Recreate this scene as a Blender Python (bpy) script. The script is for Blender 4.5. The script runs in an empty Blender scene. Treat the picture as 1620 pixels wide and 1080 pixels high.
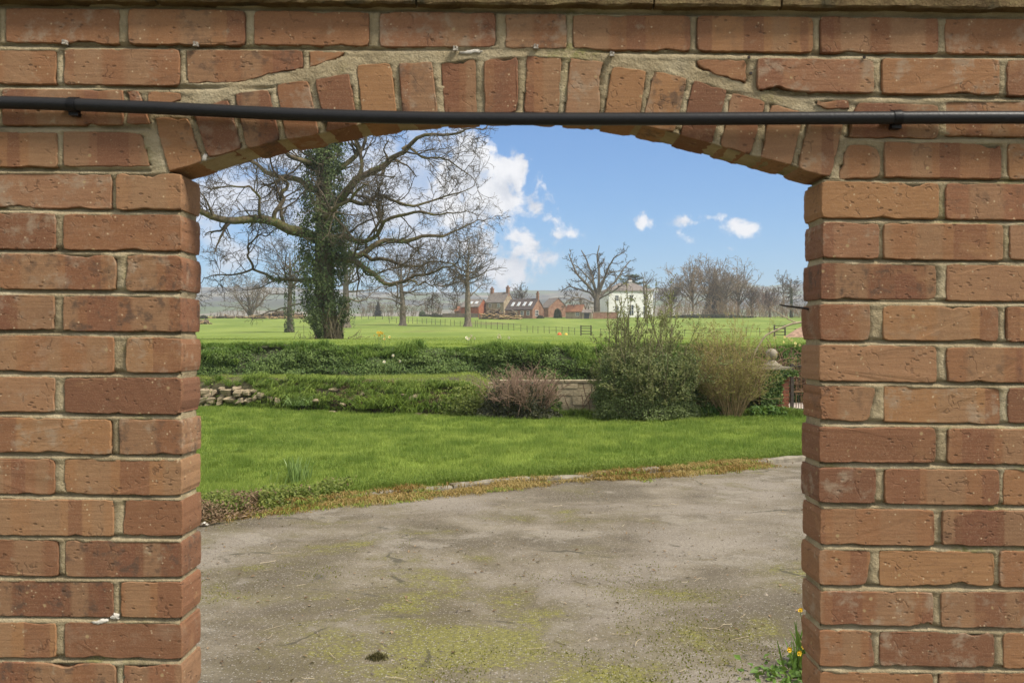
import bpy, math, random
import numpy as np
from mathutils import Vector

sc = bpy.context.scene
COL = sc.collection
rad = math.radians

# ------------------------------------------------------------------ camera
EYE = 1.5            # eye height above the drive (m)
FPX = 1480.0         # focal length in pixels of the 1620 px wide photograph
WALLY = 1.72         # distance to the front of the brick wall
cam_d = bpy.data.cameras.new("camera")
cam = bpy.data.objects.new("camera", cam_d)
COL.objects.link(cam)
cam.location = (0, 0, EYE)
cam.rotation_euler = (rad(90), 0, 0)
cam_d.sensor_width = 36.0
cam_d.lens = 36.0 * FPX / 1620.0
cam_d.clip_start = 0.05
cam_d.clip_end = 12000
cam_d.dof.use_dof = True
cam_d.dof.focus_distance = 14.0
cam_d.dof.aperture_fstop = 16.0
sc.camera = cam

# ------------------------------------------------------------------ light
SUN_EL, SUN_AZ = 52.0, 118.0       # azimuth clockwise from +Y (north): behind the camera, to the right
world = bpy.data.worlds.new("World")
sc.world = world
world.use_nodes = True
sun_d = bpy.data.lights.new("sun", 'SUN')
sun_d.energy = 3.0
sun_d.angle = rad(12)
sun_d.color = (1.0, 0.93, 0.82)
sun = bpy.data.objects.new("sun", sun_d)
COL.objects.link(sun)
sun.location = (8, -12, 20)
_sd = Vector((math.sin(rad(SUN_AZ)) * math.cos(rad(SUN_EL)), math.cos(rad(SUN_AZ)) * math.cos(rad(SUN_EL)), math.sin(rad(SUN_EL))))
sun.rotation_euler = _sd.to_track_quat('Z', 'Y').to_euler()

sc.view_settings.view_transform = 'Standard'
sc.view_settings.look = 'None'
sc.view_settings.gamma = 1.0
sc.view_settings.exposure = 1.05
sc.view_settings.use_curve_mapping = False
sc.render.engine = 'CYCLES'
cy = sc.cycles
cy.use_denoising = True
cy.max_bounces = 6
cy.diffuse_bounces = 3
cy.glossy_bounces = 2
cy.transmission_bounces = 3
cy.volume_bounces = 0
cy.transparent_max_bounces = 6
cy.caustics_reflective = False
cy.caustics_refractive = False

# ------------------------------------------------------------------ node helper
class G:
    def __init__(s, tree):
        s.t = tree
        s.x = 0
    def n(s, typ, ins=None, **props):
        nd = s.t.nodes.new(typ)
        s.x += 40
        nd.location = (s.x, 0)
        for k, v in props.items():
            setattr(nd, k, v)
        for k, v in (ins or {}).items():
            sk = nd.inputs[k]
            if isinstance(v, bpy.types.NodeSocket):
                s.t.links.new(v, sk)
            elif isinstance(v, bpy.types.Node):
                s.t.links.new(v.outputs[0], sk)
            else:
                if sk.type == 'RGBA' and len(v) == 3:
                    v = (*v, 1)
                sk.default_value = v
        return nd
    def m(s, op, a, b=0.0, c=0.0, clamp=False):
        return s.n('ShaderNodeMath', {0: a, 1: b, 2: c}, operation=op, use_clamp=clamp).outputs[0]
    def v(s, op, a, b=(0, 0, 0)):
        return s.n('ShaderNodeVectorMath', {0: a, 1: b}, operation=op).outputs[0]
    def noise(s, vec, scale, detail=4, rough=.55, dist=0.0):
        return s.n('ShaderNodeTexNoise', {'Vector': vec, 'Scale': scale, 'Detail': detail, 'Roughness': rough, 'Distortion': dist}).outputs[0]
    def vor(s, vec, scale, feature='F1', out='Distance'):
        nd = s.n('ShaderNodeTexVoronoi', {'Vector': vec, 'Scale': scale}, feature=feature)
        return nd.outputs[out]
    def ss(s, x, a, b, lo=0.0, hi=1.0):
        return s.n('ShaderNodeMapRange', {'Value': x, 'From Min': a, 'From Max': b, 'To Min': lo, 'To Max': hi}, interpolation_type='SMOOTHSTEP').outputs[0]
    def mix(s, f, a, b, blend='MIX'):
        nd = s.t.nodes.new('ShaderNodeMix')
        nd.data_type = 'RGBA'
        nd.blend_type = blend
        for i, v in ((0, f), (6, a), (7, b)):
            if isinstance(v, bpy.types.NodeSocket):
                s.t.links.new(v, nd.inputs[i])
            else:
                if i and len(v) == 3:
                    v = (*v, 1)
                nd.inputs[i].default_value = v
        return nd.outputs[2]
    def ramp(s, f, stops, mode='LINEAR'):
        nd = s.t.nodes.new('ShaderNodeValToRGB')
        cr = nd.color_ramp
        cr.interpolation = mode
        while len(cr.elements) < len(stops):
            cr.elements.new(.5)
        for e, (p, c) in zip(cr.elements, stops):
            e.position = p
            e.color = (*c, 1)
        s.t.links.new(f, nd.inputs[0])
        return nd.outputs[0]
    def bump(s, h, strength=.5, dist=.01, normal=None):
        ins = {'Height': h, 'Strength': strength, 'Distance': dist}
        if normal is not None:
            ins['Normal'] = normal
        return s.n('ShaderNodeBump', ins).outputs[0]
    def scale(s, vec, k):
        return s.n('ShaderNodeVectorMath', {0: vec, 1: k}, operation='MULTIPLY').outputs[0]

def material(name):
    m = bpy.data.materials.new(name)
    m.use_nodes = True
    m.node_tree.nodes.clear()
    return m, G(m.node_tree)

def finish(m, g, col, rough=.9, normal=None, spec=.2, metal=0.0, trans=None):
    ins = {'Base Color': col, 'Roughness': rough, 'Specular IOR Level': spec, 'Metallic': metal}
    if normal is not None:
        ins['Normal'] = normal
    b = g.n('ShaderNodeBsdfPrincipled', ins).outputs[0]
    if trans is not None:
        tcol, f = trans
        t = g.n('ShaderNodeBsdfTranslucent', {'Color': tcol}).outputs[0]
        b = g.n('ShaderNodeMixShader', {0: f, 1: b, 2: t}).outputs[0]
    g.n('ShaderNodeOutputMaterial', {'Surface': b})
    return m

def plain(name, col, rough=.85, var=.25, nscale=6.0, bumpd=.004, bscale=40.0, metal=0.0, spec=.2):
    m, g = material(name)
    co = g.n('ShaderNodeTexCoord').outputs['Object']
    rnd = g.n('ShaderNodeObjectInfo').outputs['Random']
    co = g.v('ADD', co, g.scale(g.n('ShaderNodeCombineXYZ', {0: rnd, 1: rnd, 2: rnd}).outputs[0], (13., 37., 71.)))
    n1 = g.noise(co, nscale, 5)
    n2 = g.noise(co, bscale, 4)
    k = g.m('ADD', g.m('MULTIPLY', n1, .75), g.m('MULTIPLY', n2, .25))
    lo = tuple(c * (1 - var) for c in col)
    hi = tuple(min(1, c * (1 + var)) for c in col)
    c = g.mix(g.ss(k, .32, .68), lo, hi)
    c = g.mix(g.m('MULTIPLY', g.m('SUBTRACT', rnd, .5), .3), c, (0.5 * (col[0] + .2), .5 * (col[1] + .2), .5 * (col[2] + .2)))
    return finish(m, g, c, rough, g.bump(n2, .5, bumpd), spec, metal)

# ------------------------------------------------------------------ mesh helpers
def fast_mesh(name, V, F, mat=None, smooth=False, attrs=None):
    """V (N,3); F (M,k) array of equal-size faces or list of such arrays"""
    me = bpy.data.meshes.new(name)
    V = np.asarray(V, dtype=np.float32)
    Fs = [np.asarray(f, dtype=np.int32) for f in (F if isinstance(F, list) else [F]) if len(f)]
    me.vertices.add(len(V))
    me.vertices.foreach_set('co', V.ravel())
    nl = sum(f.size for f in Fs)
    npoly = sum(len(f) for f in Fs)
    me.loops.add(nl)
    me.loops.foreach_set('vertex_index', np.concatenate([f.ravel() for f in Fs]))
    me.polygons.add(npoly)
    tot = np.concatenate([np.full(len(f), f.shape[1], dtype=np.int32) for f in Fs])
    st = np.concatenate(([0], np.cumsum(tot)[:-1])).astype(np.int32)
    me.polygons.foreach_set('loop_start', st)
    me.polygons.foreach_set('loop_total', tot)
    me.polygons.foreach_set('use_smooth', np.full(npoly, bool(smooth), dtype=bool))
    for k, a in (attrs or {}).items():
        at = me.attributes.new(k, 'FLOAT', 'POINT')
        at.data.foreach_set('value', np.asarray(a, dtype=np.float32))
    me.update(calc_edges=True)
    if mat:
        me.materials.append(mat)
    return me

def link(name, me, parent=None, loc=None, rot=None):
    o = bpy.data.objects.new(name, me)
    COL.objects.link(o)
    if parent is not None:
        o.parent = parent
    if loc is not None:
        o.location = loc
    if rot is not None:
        o.rotation_euler = rot
    return o

def obj(name, V, F, mat, parent=None, smooth=False, attrs=None, loc=None, rot=None):
    return link(name, fast_mesh(name, V, F, mat, smooth, attrs), parent, loc, rot)

def tag(o, label=None, cat=None, group=None, kind=None):
    if label: o['label'] = label
    if cat: o['category'] = cat
    if group: o['group'] = group
    if kind: o['kind'] = kind
    return o

def thing(name, label, cat, loc=(0, 0, 0), rot=0.0, group=None):
    o = bpy.data.objects.new(name, None)
    COL.objects.link(o)
    o.empty_display_size = .2
    o.location = loc
    o.rotation_euler = (0, 0, rot)
    return tag(o, label, cat, group)

class MB:
    """collects boxes, tubes, lathes and prisms into one mesh"""
    def __init__(s):
        s.V, s.F, s.n = [], {}, 0
    def add(s, V, F):
        V = np.asarray(V, float)
        for f in F:
            s.F.setdefault(len(f), []).append([i + s.n for i in f])
        s.V.append(V)
        s.n += len(V)
        return s
    def box(s, x0, x1, y0, y1, z0, z1, M=None, jit=0.0):
        V = np.array([(x, y, z) for x in (x0, x1) for y in (y0, y1) for z in (z0, z1)], float)
        if jit:
            V += np.random.default_rng(int(abs(x0 * 997 + z0 * 131)) + 1).normal(0, jit, V.shape)
        if M is not None:
            V = np.array([M @ Vector(v) for v in V])
        return s.add(V, [(0, 1, 3, 2), (4, 6, 7, 5), (0, 4, 5, 1), (2, 3, 7, 6), (0, 2, 6, 4), (1, 5, 7, 3)])
    def prism(s, poly, y0, y1):
        """poly: list of (x,z) counter-clockwise seen from -y; extruded along y"""
        n = len(poly)
        V = [(x, y0, z) for x, z in poly] + [(x, y1, z) for x, z in poly]
        F = [tuple(range(n)), tuple(range(2 * n - 1, n - 1, -1))]
        F += [(i, i + n, (i + 1) % n + n, (i + 1) % n) for i in range(n)]
        return s.add(V, F)
    def tube(s, P, R, k=6):
        V, F = tubes([(np.asarray(P, float)[None], np.broadcast_to(np.asarray(R, float), (len(P),))[None], k)])
        n = len(P)
        F = [tuple(f) for f in F]
        F += [tuple(range(k))[::-1], tuple(range((n - 1) * k, n * k))]
        return s.add(V, F)
    def lathe(s, prof, k=16, c=(0, 0, 0)):
        V, F = [], []
        for r, z in prof:
            for i in range(k):
                a = 2 * math.pi * i / k
                V.append((c[0] + r * math.cos(a), c[1] + r * math.sin(a), c[2] + z))
        for j in range(len(prof) - 1):
            for i in range(k):
                F.append((j * k + i, j * k + (i + 1) % k, (j + 1) * k + (i + 1) % k, (j + 1) * k + i))
        return s.add(V, F)
    def mesh(s, name, mat, smooth=False):
        return fast_mesh(name, np.concatenate(s.V), [np.array(f) for f in s.F.values()], mat, smooth)
    def build(s, name, mat, parent=None, smooth=False, loc=None, rot=None):
        return link(name, s.mesh(name, mat, smooth), parent, loc, rot)

def norm(a):
    return a / np.maximum(np.linalg.norm(a, axis=-1, keepdims=True), 1e-9)

def tubes(batches):
    """batches of (P (B,n,3), R (B,n), sides) -> V, quads"""
    Vs, Fs, off = [], [], 0
    for P, R, k in batches:
        B, n, _ = P.shape
        T = np.empty_like(P)
        T[:, 1:-1] = P[:, 2:] - P[:, :-2]
        T[:, 0] = P[:, 1] - P[:, 0]
        T[:, -1] = P[:, -1] - P[:, -2]
        T = norm(T)
        mean = norm(P[:, -1] - P[:, 0])
        ref = np.where(np.abs(mean[:, 2:3]) < .8, np.array([[0, 0, 1.]]), np.array([[1., 0, 0]]))
        N = norm(np.cross(T, ref[:, None, :]))
        Bn = np.cross(T, N)
        a = np.arange(k) * 2 * math.pi / k
        V = P[:, :, None, :] + R[:, :, None, None] * (np.cos(a)[None, None, :, None] * N[:, :, None, :] + np.sin(a)[None, None, :, None] * Bn[:, :, None, :])
        idx = np.arange(B * n * k).reshape(B, n, k) + off
        i0, i1 = idx[:, :-1], idx[:, 1:]
        q = np.stack([i0, np.roll(i0, -1, 2), np.roll(i1, -1, 2), i1], -1).reshape(-1, 4)
        Vs.append(V.reshape(-1, 3))
        Fs.append(q)
        off += B * n * k
    return np.concatenate(Vs), np.concatenate(Fs)

# numpy value noise
def _hash(ix, iy, iz, seed):
    h = (ix * 374761393 + iy * 668265263 + iz * 2147483647 + seed * 1274126177) & 0xffffffff
    h = ((h ^ (h >> 13)) * 1274126177) & 0xffffffff
    h = h ^ (h >> 16)
    return (h & 0xffff) / 65535.0
def vnoise(x, y, z=0.0, seed=0):
    x, y, z = np.broadcast_arrays(np.asarray(x, float), np.asarray(y, float), np.asarray(z, float))
    ix, iy, iz = np.floor(x).astype(np.int64), np.floor(y).astype(np.int64), np.floor(z).astype(np.int64)
    fx, fy, fz = x - ix, y - iy, z - iz
    fx, fy, fz = (f * f * (3 - 2 * f) for f in (fx, fy, fz))
    r = 0
    for dx in (0, 1):
        for dy in (0, 1):
            for dz in (0, 1):
                w = (fx if dx else 1 - fx) * (fy if dy else 1 - fy) * (fz if dz else 1 - fz)
                r = r + w * _hash(ix + dx, iy + dy, iz + dz, seed)
    return r
def fbm(x, y, z=0.0, seed=0, oct=4):
    r, a, t = 0, 1.0, 0
    x, y, z = np.asarray(x, float), np.asarray(y, float), np.asarray(z, float)
    for i in range(oct):
        r = r + a * vnoise(x, y, z, seed + i * 17)
        t += a
        a *= .5
        x, y, z = x * 2.03 + 11.7, y * 2.03 + 5.1, z * 2.03 + 3.3
    return r / t

def grid_faces(nu, nv):
    i = np.arange(nu * nv).reshape(nu, nv)
    return np.stack([i[:-1, :-1], i[1:, :-1], i[1:, 1:], i[:-1, 1:]], -1).reshape(-1, 4)

# photograph pixel (1620 x 1080) at a real distance Y -> real place
def at(px, py, Y):
    return np.array([(px - 810) / FPX * Y, Y, EYE - (py - 540) / FPX * Y])
KW = FPX / WALLY     # pixels per metre on the wall's face
def wx(px): return (px - 810) / KW
def wz(py): return EYE - (py - 540) / KW

# ------------------------------------------------------------------ sky with clouds (world)
def build_world():
    nt = world.node_tree
    nt.nodes.clear()
    g = G(nt)
    d = g.n('ShaderNodeTexCoord').outputs['Generated']
    sky = g.n('ShaderNodeTexSky', sky_type='NISHITA', sun_disc=False)
    sky.sun_elevation = rad(SUN_EL)
    sky.sun_rotation = rad(SUN_AZ)
    sky.air_density = 1.1
    sky.dust_density = 0.15
    sky.ozone_density = 3.2
    sep = g.n('ShaderNodeSeparateXYZ', {0: d})
    x, y, z = sep.outputs
    az = g.m('ARCTAN2', x, y)
    el = g.m('ARCSINE', z)
    P = g.n('ShaderNodeCombineXYZ', {0: az, 1: el, 2: 0.0}).outputs[0]
    # cumulus seen through the gateway: (px, py, half-width, half-height, weight)
    def blobs(lst):
        acc = None
        for bx, by, rx, ry, w in lst:
            u, v = (bx - 810) / FPX, (540 - by) / FPX
            a0, e0 = math.atan(u), math.atan(v / math.hypot(1, u))
            k = 1 / FPX / (1 + u * u)
            dd = g.v('MULTIPLY', g.v('SUBTRACT', P, (a0, e0, 0)), (1 / (rx * k), 1 / (ry / FPX), 0))
            ln = g.n('ShaderNodeVectorMath', {0: dd}, operation='LENGTH').outputs['Value']
            mm = g.m('MULTIPLY', g.m('SUBTRACT', 1.0, ln), w)
            acc = mm if acc is None else g.m('SMOOTH_MAX', acc, mm, .25)
        return acc
    main = blobs([(736, 262, 70, 62, 1.25), (798, 270, 58, 48, 1.25), (768, 306, 94, 62, 1.4), (846, 324, 38, 34, .75), (720, 312, 66, 54, .9),
                  (830, 374, 46, 26, .6), (838, 402, 50, 40, .85), (798, 426, 86, 40, 1.15), (766, 388, 56, 36, .6), (880, 371, 34, 11, .35), (770, 452, 90, 34, .7),
                  (1020, 352, 26, 18, .42), (1080, 351, 46, 11, .62), (1124, 344, 40, 12, .66), (1172, 359, 40, 20, .75), (1120, 378, 30, 12, .3)])
    n70 = g.noise(P, 85, 6, .6, .3)
    n1 = g.noise(P, 26, 9, .58, .4)
    nb = g.vor(g.v('ADD', P, g.scale(g.n('ShaderNodeTexNoise', {'Vector': P, 'Scale': 45.0, 'Detail': 4.0}).outputs['Color'], (.02, .02, 0))), 48)
    dens = g.m('ADD', g.m('MULTIPLY', main, 1.25), g.m('ADD', g.m('MULTIPLY', g.m('SUBTRACT', n1, .475), 3.6), g.m('MULTIPLY', g.m('SUBTRACT', n70, .5), 1.5)))
    m1 = g.ss(dens, .22, .95)
    soft = blobs([(430, 320, 190, 75, 1), (600, 300, 190, 120, 1.1), (650, 395, 120, 60, .8), (480, 250, 220, 60, .8), (380, 400, 120, 40, .4)])
    n2 = g.noise(g.scale(P, (1, 1.7, 1)), 14, 7, .55, .6)
    m2 = g.m('MULTIPLY', g.ss(g.m('ADD', soft, g.m('MULTIPLY', g.m('SUBTRACT', n2, .5), 2.6)), -.12, .75), .92)
    # unseen cloud elsewhere round the sky, made thicker, brighter and warmer as fill light
    aw = g.m('ABSOLUTE', az)
    out = g.m('MAXIMUM', g.ss(aw, .45, .7), g.ss(el, .30, .45))
    n3 = g.noise(g.v('MULTIPLY', d, (1, 1, 1.6)), 2.6, 8, .58, .3)
    m3 = g.m('MULTIPLY', g.ss(n3, .36, .54), g.m('MULTIPLY', out, g.ss(el, .02, .15)))
    # sunlit and shaded sides painted into the cloud colour: brighter tops, greyer hearts
    P2 = g.v('ADD', P, (.012, .02, 0))
    n1b = g.noise(P2, 26, 9, .58, .4)
    rel = g.ss(g.m('SUBTRACT', n1, n1b), -.16, .16)
    ccol = g.mix(rel, (3.9, 4.1, 4.5), (5.7, 5.7, 5.8))
    scol = g.mix(g.ss(n2, .35, .7), (3.2, 3.6, 4.4), (4.9, 5.0, 5.3))
    c = g.mix(1.0, sky.outputs[0], (.315, .545, .78), 'MULTIPLY')
    c = g.mix(m3, c, (6.6, 6.4, 6.1))
    c = g.mix(m2, c, scol)
    c = g.mix(m1, c, ccol)
    bg = g.n('ShaderNodeBackground', {'Color': c, 'Strength': SKY_STRENGTH})
    g.n('ShaderNodeOutputWorld', {'Surface': bg})
SKY_STRENGTH = 0.085
build_world()
# ================================================================== THE BRICK WALL WITH ITS ARCHED GATEWAY
rng = np.random.default_rng(7)

def make_brick_mat():
    m, g = material('brick_clay')
    co = g.n('ShaderNodeTexCoord').outputs['Object']
    rnd = g.n('ShaderNodeObjectInfo').outputs['Random']
    r2 = g.m('FRACT', g.m('MULTIPLY', rnd, 17.31))
    r3 = g.m('FRACT', g.m('MULTIPLY', rnd, 91.7))
    off = g.scale(g.n('ShaderNodeCombineXYZ', {0: rnd, 1: r2, 2: r3}).outputs[0], (53., 31., 77.))
    p = g.v('ADD', co, off)
    sx = g.n('ShaderNodeSeparateXYZ', {0: p}).outputs[0]
    base = g.ramp(rnd, [(0, (.160, .076, .043)), (.25, (.215, .104, .053)), (.55, (.255, .130, .063)), (.8, (.29, .157, .072)), (.92, (.265, .150, .084)), (1, (.208, .086, .044))])
    # kiss marks: upright bands where bricks lay against each other in the kiln
    b1 = g.n('ShaderNodeTexNoise', {'W': g.m('MULTIPLY', sx, 12.0), 'Scale': 1.0, 'Detail': 0.0}, noise_dimensions='1D').outputs[0]
    wob = g.m('MULTIPLY', g.m('SUBTRACT', g.noise(p, 60, 2), .5), .03)
    b1 = g.m('ADD', b1, wob)
    band = g.ss(b1, .515, .585)
    band2 = g.ss(b1, .40, .38)
    has = g.ss(r2, .25, .4)
    c = g.mix(g.m('MULTIPLY', g.m('MULTIPLY', band, has), .62), base, (.26, .160, .088))
    c = g.mix(g.m('MULTIPLY', g.m('MULTIPLY', band2, has), .6), c, (.165, .072, .042))
    # blotches of ochre and smoke
    n1 = g.noise(p, 14, 5, .6, .5)
    c = g.mix(g.ss(n1, .55, .75, 0, .55), c, (.31, .175, .085))
    c = g.mix(g.ss(g.noise(g.v('ADD', p, (5, 5, 5)), 11, 5, .6), .56, .78, 0, .5), c, (.15, .085, .055))
    # horizontal drag of the wire, grain, specks and pits
    drag = g.noise(g.scale(p, (14, 60, 170)), 1.0, 4, .6)
    c = g.mix(g.ss(drag, .35, .7, 0, .38), c, g.mix(.5, c, (.14, .06, .035)))
    grain = g.noise(p, 420, 3, .6)
    c = g.mix(g.ss(grain, .48, .75, 0, .45), c, (.36, .23, .14))
    c = g.mix(g.ss(g.noise(p, 190, 4, .7), .54, .75, 0, .5), c, (.11, .062, .042))
    vs = g.vor(p, 95)
    sel = g.noise(p, 50, 1)
    speck = g.m('MULTIPLY', g.ss(vs, .20, .10), g.ss(sel, .55, .62))
    c = g.mix(g.m('MULTIPLY', speck, .75), c, (.52, .40, .25))
    pits = g.m('MULTIPLY', g.ss(g.vor(g.scale(p, (60, 60, 110)), 1.0), .30, .16), g.ss(g.noise(g.v('ADD', p, (3, 9, 1)), 32, 2), .54, .62))
    c = g.mix(g.m('MULTIPLY', pits, .55), c, (.075, .045, .03))
    # slanting crease marks near one end
    cr = g.n('ShaderNodeTexWave', {'Vector': g.v('ADD', p, off), 'Scale': 14.0, 'Distortion': 9.0, 'Detail': 2.0, 'Detail Scale': 3.0}, bands_direction='DIAGONAL').outputs[1]
    crm = g.m('MULTIPLY', g.ss(cr, .92, .99), g.ss(g.noise(p, 24, 2), .55, .66))
    c = g.mix(g.m('MULTIPLY', crm, .42), c, (.08, .045, .03))
    c = g.mix(g.m('MULTIPLY', g.ss(g.noise(g.v('ADD', p, (1, 2, 3)), 30, 5, .65), .62, .75), .5), c, (.33, .28, .19))
    wx_ = g.noise(g.v('ADD', co, g.scale(off, (3., 7., 5.))), 26, 6, .68)
    c = g.mix(g.m('MULTIPLY', g.ss(wx_, .50, .66), g.ss(r3, .45, .95, 0, .65)), c, (.30, .235, .165))
    c = g.mix(g.m('MULTIPLY', g.ss(g.noise(g.v('ADD', p, (8, 1, 6)), 34, 6, .7), .50, .64), g.ss(r2, .7, .98, 0, .75)), c, (.085, .058, .042))
    c = g.mix(g.m('MULTIPLY', g.ss(g.vor(g.v('ADD', p, (2, 2, 9)), 38), .16, .09), g.ss(g.noise(p, 21, 2), .56, .60, 0, .7)), c, (.36, .27, .14))
    h = g.m('ADD', g.m('MULTIPLY', drag, .5), g.m('MULTIPLY', grain, .25))
    h = g.m('ADD', h, g.m('MULTIPLY', n1, .7))
    h = g.m('SUBTRACT', h, g.m('MULTIPLY', pits, .9))
    h = g.m('SUBTRACT', h, g.m('MULTIPLY', crm, .7))
    return finish(m, g, c, .92, g.bump(h, .55, .0028), .15)

def make_mortar_mat():
    m, g = material('lime_mortar')
    co = g.n('ShaderNodeTexCoord').outputs['Object']
    n = g.noise(co, 9, 5, .6)
    gr = g.noise(co, 330, 3, .7)
    gr2 = g.noise(co, 120, 4, .7)
    c = g.ramp(n, [(.3, (.215, .17, .10)), (.5, (.315, .255, .155)), (.7, (.40, .34, .225))])
    c = g.mix(g.ss(gr, .5, .75, 0, .5), c, (.47, .40, .27))
    c = g.mix(g.ss(gr2, .55, .8, 0, .6), c, (.15, .125, .085))
    moss = g.m('MULTIPLY', g.ss(g.noise(g.v('ADD', co, (4, 0, 2)), 5, 6, .65), .55, .68), g.ss(gr2, .3, .6))
    c = g.mix(g.m('MULTIPLY', moss, .7), c, (.17, .17, .045))
    dirt = g.ss(g.noise(g.v('ADD', co, (9, 3, 7)), 7, 5, .65), .56, .74)
    c = g.mix(g.m('MULTIPLY', dirt, .75), c, (.095, .08, .055))
    h = g.m('ADD', g.m('MULTIPLY', gr, .5), g.m('ADD', gr2, n))
    return finish(m, g, c, .97, g.bump(h, 1.0, .004), .1)

BRICK = make_brick_mat()
MORTAR = make_mortar_mat()
T = .1025

def densify(poly, step):
    out, cor = [], []
    n = len(poly)
    for i in range(n):
        a, b = np.array(poly[i]), np.array(poly[(i + 1) % n])
        k = max(1, int(np.linalg.norm(b - a) / step))
        for j in range(k):
            out.append(a + (b - a) * j / k)
            cor.append(min(j, k - j))
    return np.array(out), np.array(cor)

def offset_in(P, d):
    """inset a clockwise-in-(x,z) outline by d (array)"""
    t = norm(np.roll(P, -1, 0) - np.roll(P, 1, 0))
    nrm = np.stack([t[:, 1], -t[:, 0]], -1)
    return P + nrm * np.asarray(d)[:, None]

def brick_mesh(poly_px, seed, fine=True):
    """poly_px: corners (px,py) clockwise as seen; returns mesh and its centre"""
    r = np.random.default_rng(seed)
    poly = [(wx(a), wz(b)) for a, b in poly_px]
    c = np.mean(poly, 0)
    poly = [tuple(np.array(q) - c) for q in poly]
    P, cor = densify(poly, .0058 if fine else .03)
    n = len(P)
    s = r.uniform(0, 999)
    # ragged arrises: small wander, a few chips, rounded corners
    w = (fbm(P[:, 0] * 130 + s, P[:, 1] * 130, 0, 3, 3) - .5) * .0024
    for _ in range(r.integers(1, 5)):
        k = r.integers(0, n)
        wd = r.uniform(.8, 3.2)
        dd = np.minimum((np.arange(n) - k) % n, (k - np.arange(n)) % n)
        w += r.uniform(.0008, .0035) * np.exp(-(dd / wd) ** 2)
    if r.uniform() < .38:
        k = r.integers(0, n); wd = r.uniform(2, 4.5)
        dd = np.minimum((np.arange(n) - k) % n, (k - np.arange(n)) % n)
        w += r.uniform(.003, .008) * np.exp(-(dd / wd) ** 2) * (.7 + .6 * r.uniform(0, 1, n))
    w += np.where(cor == 0, .0022, np.where(cor == 1, .0009, 0)) * r.uniform(.6, 1.8)
    P = offset_in(P, w)
    rings = [(0.0, T), (0.0, .0036), (.0006, .0010), (.0018, 0.0)]
    V = []
    tx, tz = r.normal(0, .006, 2)
    for ins, y in rings:
        Q = offset_in(P, np.full(n, ins) * (1 + .8 * (fbm(P[:, 0] * 90 + s, P[:, 1] * 90, 5, 9, 2) - .5)))
        yy = np.full(n, y)
        if y < .05:
            yy = yy + (fbm(Q[:, 0] * 45 + s, Q[:, 1] * 45, 2, 11, 3) - .5) * .0022 + tx * Q[:, 0] * .5 + tz * Q[:, 1]
        V.append(np.stack([Q[:, 0], yy, Q[:, 1]], -1))
    V = np.concatenate(V)
    i = np.arange(n)
    F = []
    for k in range(len(rings) - 1):
        F.append(np.stack([k * n + i, k * n + (i + 1) % n, (k + 1) * n + (i + 1) % n, (k + 1) * n + i], -1))
    quads = np.concatenate(F)
    cap = ((len(rings) - 1) * n + i)[None, :]
    back = i[::-1][None, :]
    me = fast_mesh('brick', V, [quads, cap, back], BRICK)
    sm = np.zeros(len(me.polygons), dtype=bool)
    sm[n:len(quads)] = True
    me.polygons.foreach_set('use_smooth', sm)
    return me, c

SL = .0115
ROWTOP = {1: 20.0, 2: 84.5, 3: 149.0, 4: 216.5}
def ytop(r, x):
    base = ROWTOP.get(r, 281 + 64.55 * (r - 5))
    return base + SL * (x - 700)
ROWH = 56.2
def quad(r, x0, x1, dl=0, dr=0):
    j = rng.normal(0, .8, 4)
    x0, x1 = x0 - .8, x1 + .8
    return [(x0, ytop(r, x0) - .6 + j[0]), (x1, ytop(r, x1) - .6 + j[1]), (x1 + dr, ytop(r, x1) + ROWH + j[2]), (x0 + dl, ytop(r, x0) + ROWH + j[3])]

# the piers, course by course (x from / to in the photograph's pixels)
LEFT = {5: [(-9, 175), (184, 287)], 6: [(-98, 87), (100, 286)], 7: [(-2, 183), (199, 288)], 8: [(-98, 86), (100, 286)],
        9: [(-5, 180), (200, 288)], 10: [(-98, 87), (102, 287)], 11: [(-9, 175), (188, 288)], 12: [(-99, 86), (102, 287)],
        13: [(-6, 179), (198, 288)], 14: [(-94, 91), (103, 288)], 15: [(-6, 179), (191, 288)], 16: [(-97, 88), (102, 287)], 17: [(-3, 182), (195, 288)]}
RIGHT = {5: [(1300, 1485), (1496, 1680)], 6: [(1301, 1390), (1398, 1587), (1598, 1783)], 7: [(1299, 1481), (1498, 1683)],
         8: [(1296, 1376), (1397, 1579), (1593, 1778)], 9: [(1296, 1482), (1498, 1683)], 10: [(1297, 1386), (1399, 1583), (1595, 1780)],
         11: [(1296, 1479), (1499, 1684)], 12: [(1295, 1385), (1400, 1580), (1588, 1772)], 13: [(1298, 1478), (1491, 1676)],
         14: [(1296, 1378), (1391, 1573), (1582, 1766)], 15: [(1297, 1476), (1489, 1674)], 16: [(1295, 1384), (1392, 1573), (1588, 1772)],
         17: [(1297, 1476), (1487, 1672)]}
POLYS, EXTRA = [], []
for rws in (LEFT, RIGHT):
    for r, lst in rws.items():
        for k, (a, b) in enumerate(lst):
            dl = dr = 0
            if (r, a) == (10, 1297): dr = -12
            if (r, a) == (14, 1296): dr = -4
            if (r, a) == (13, 198): dl = -4
            POLYS.append(quad(r, a, b, dl, dr))
for a, b in [(-188, -4), (9, 188), (203, 387), (402, 583), (601, 783), (799, 896), (907, 1092), (1104, 1286), (1299, 1484), (1496, 1681)]:
    POLYS.append(quad(1, a, b))
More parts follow.
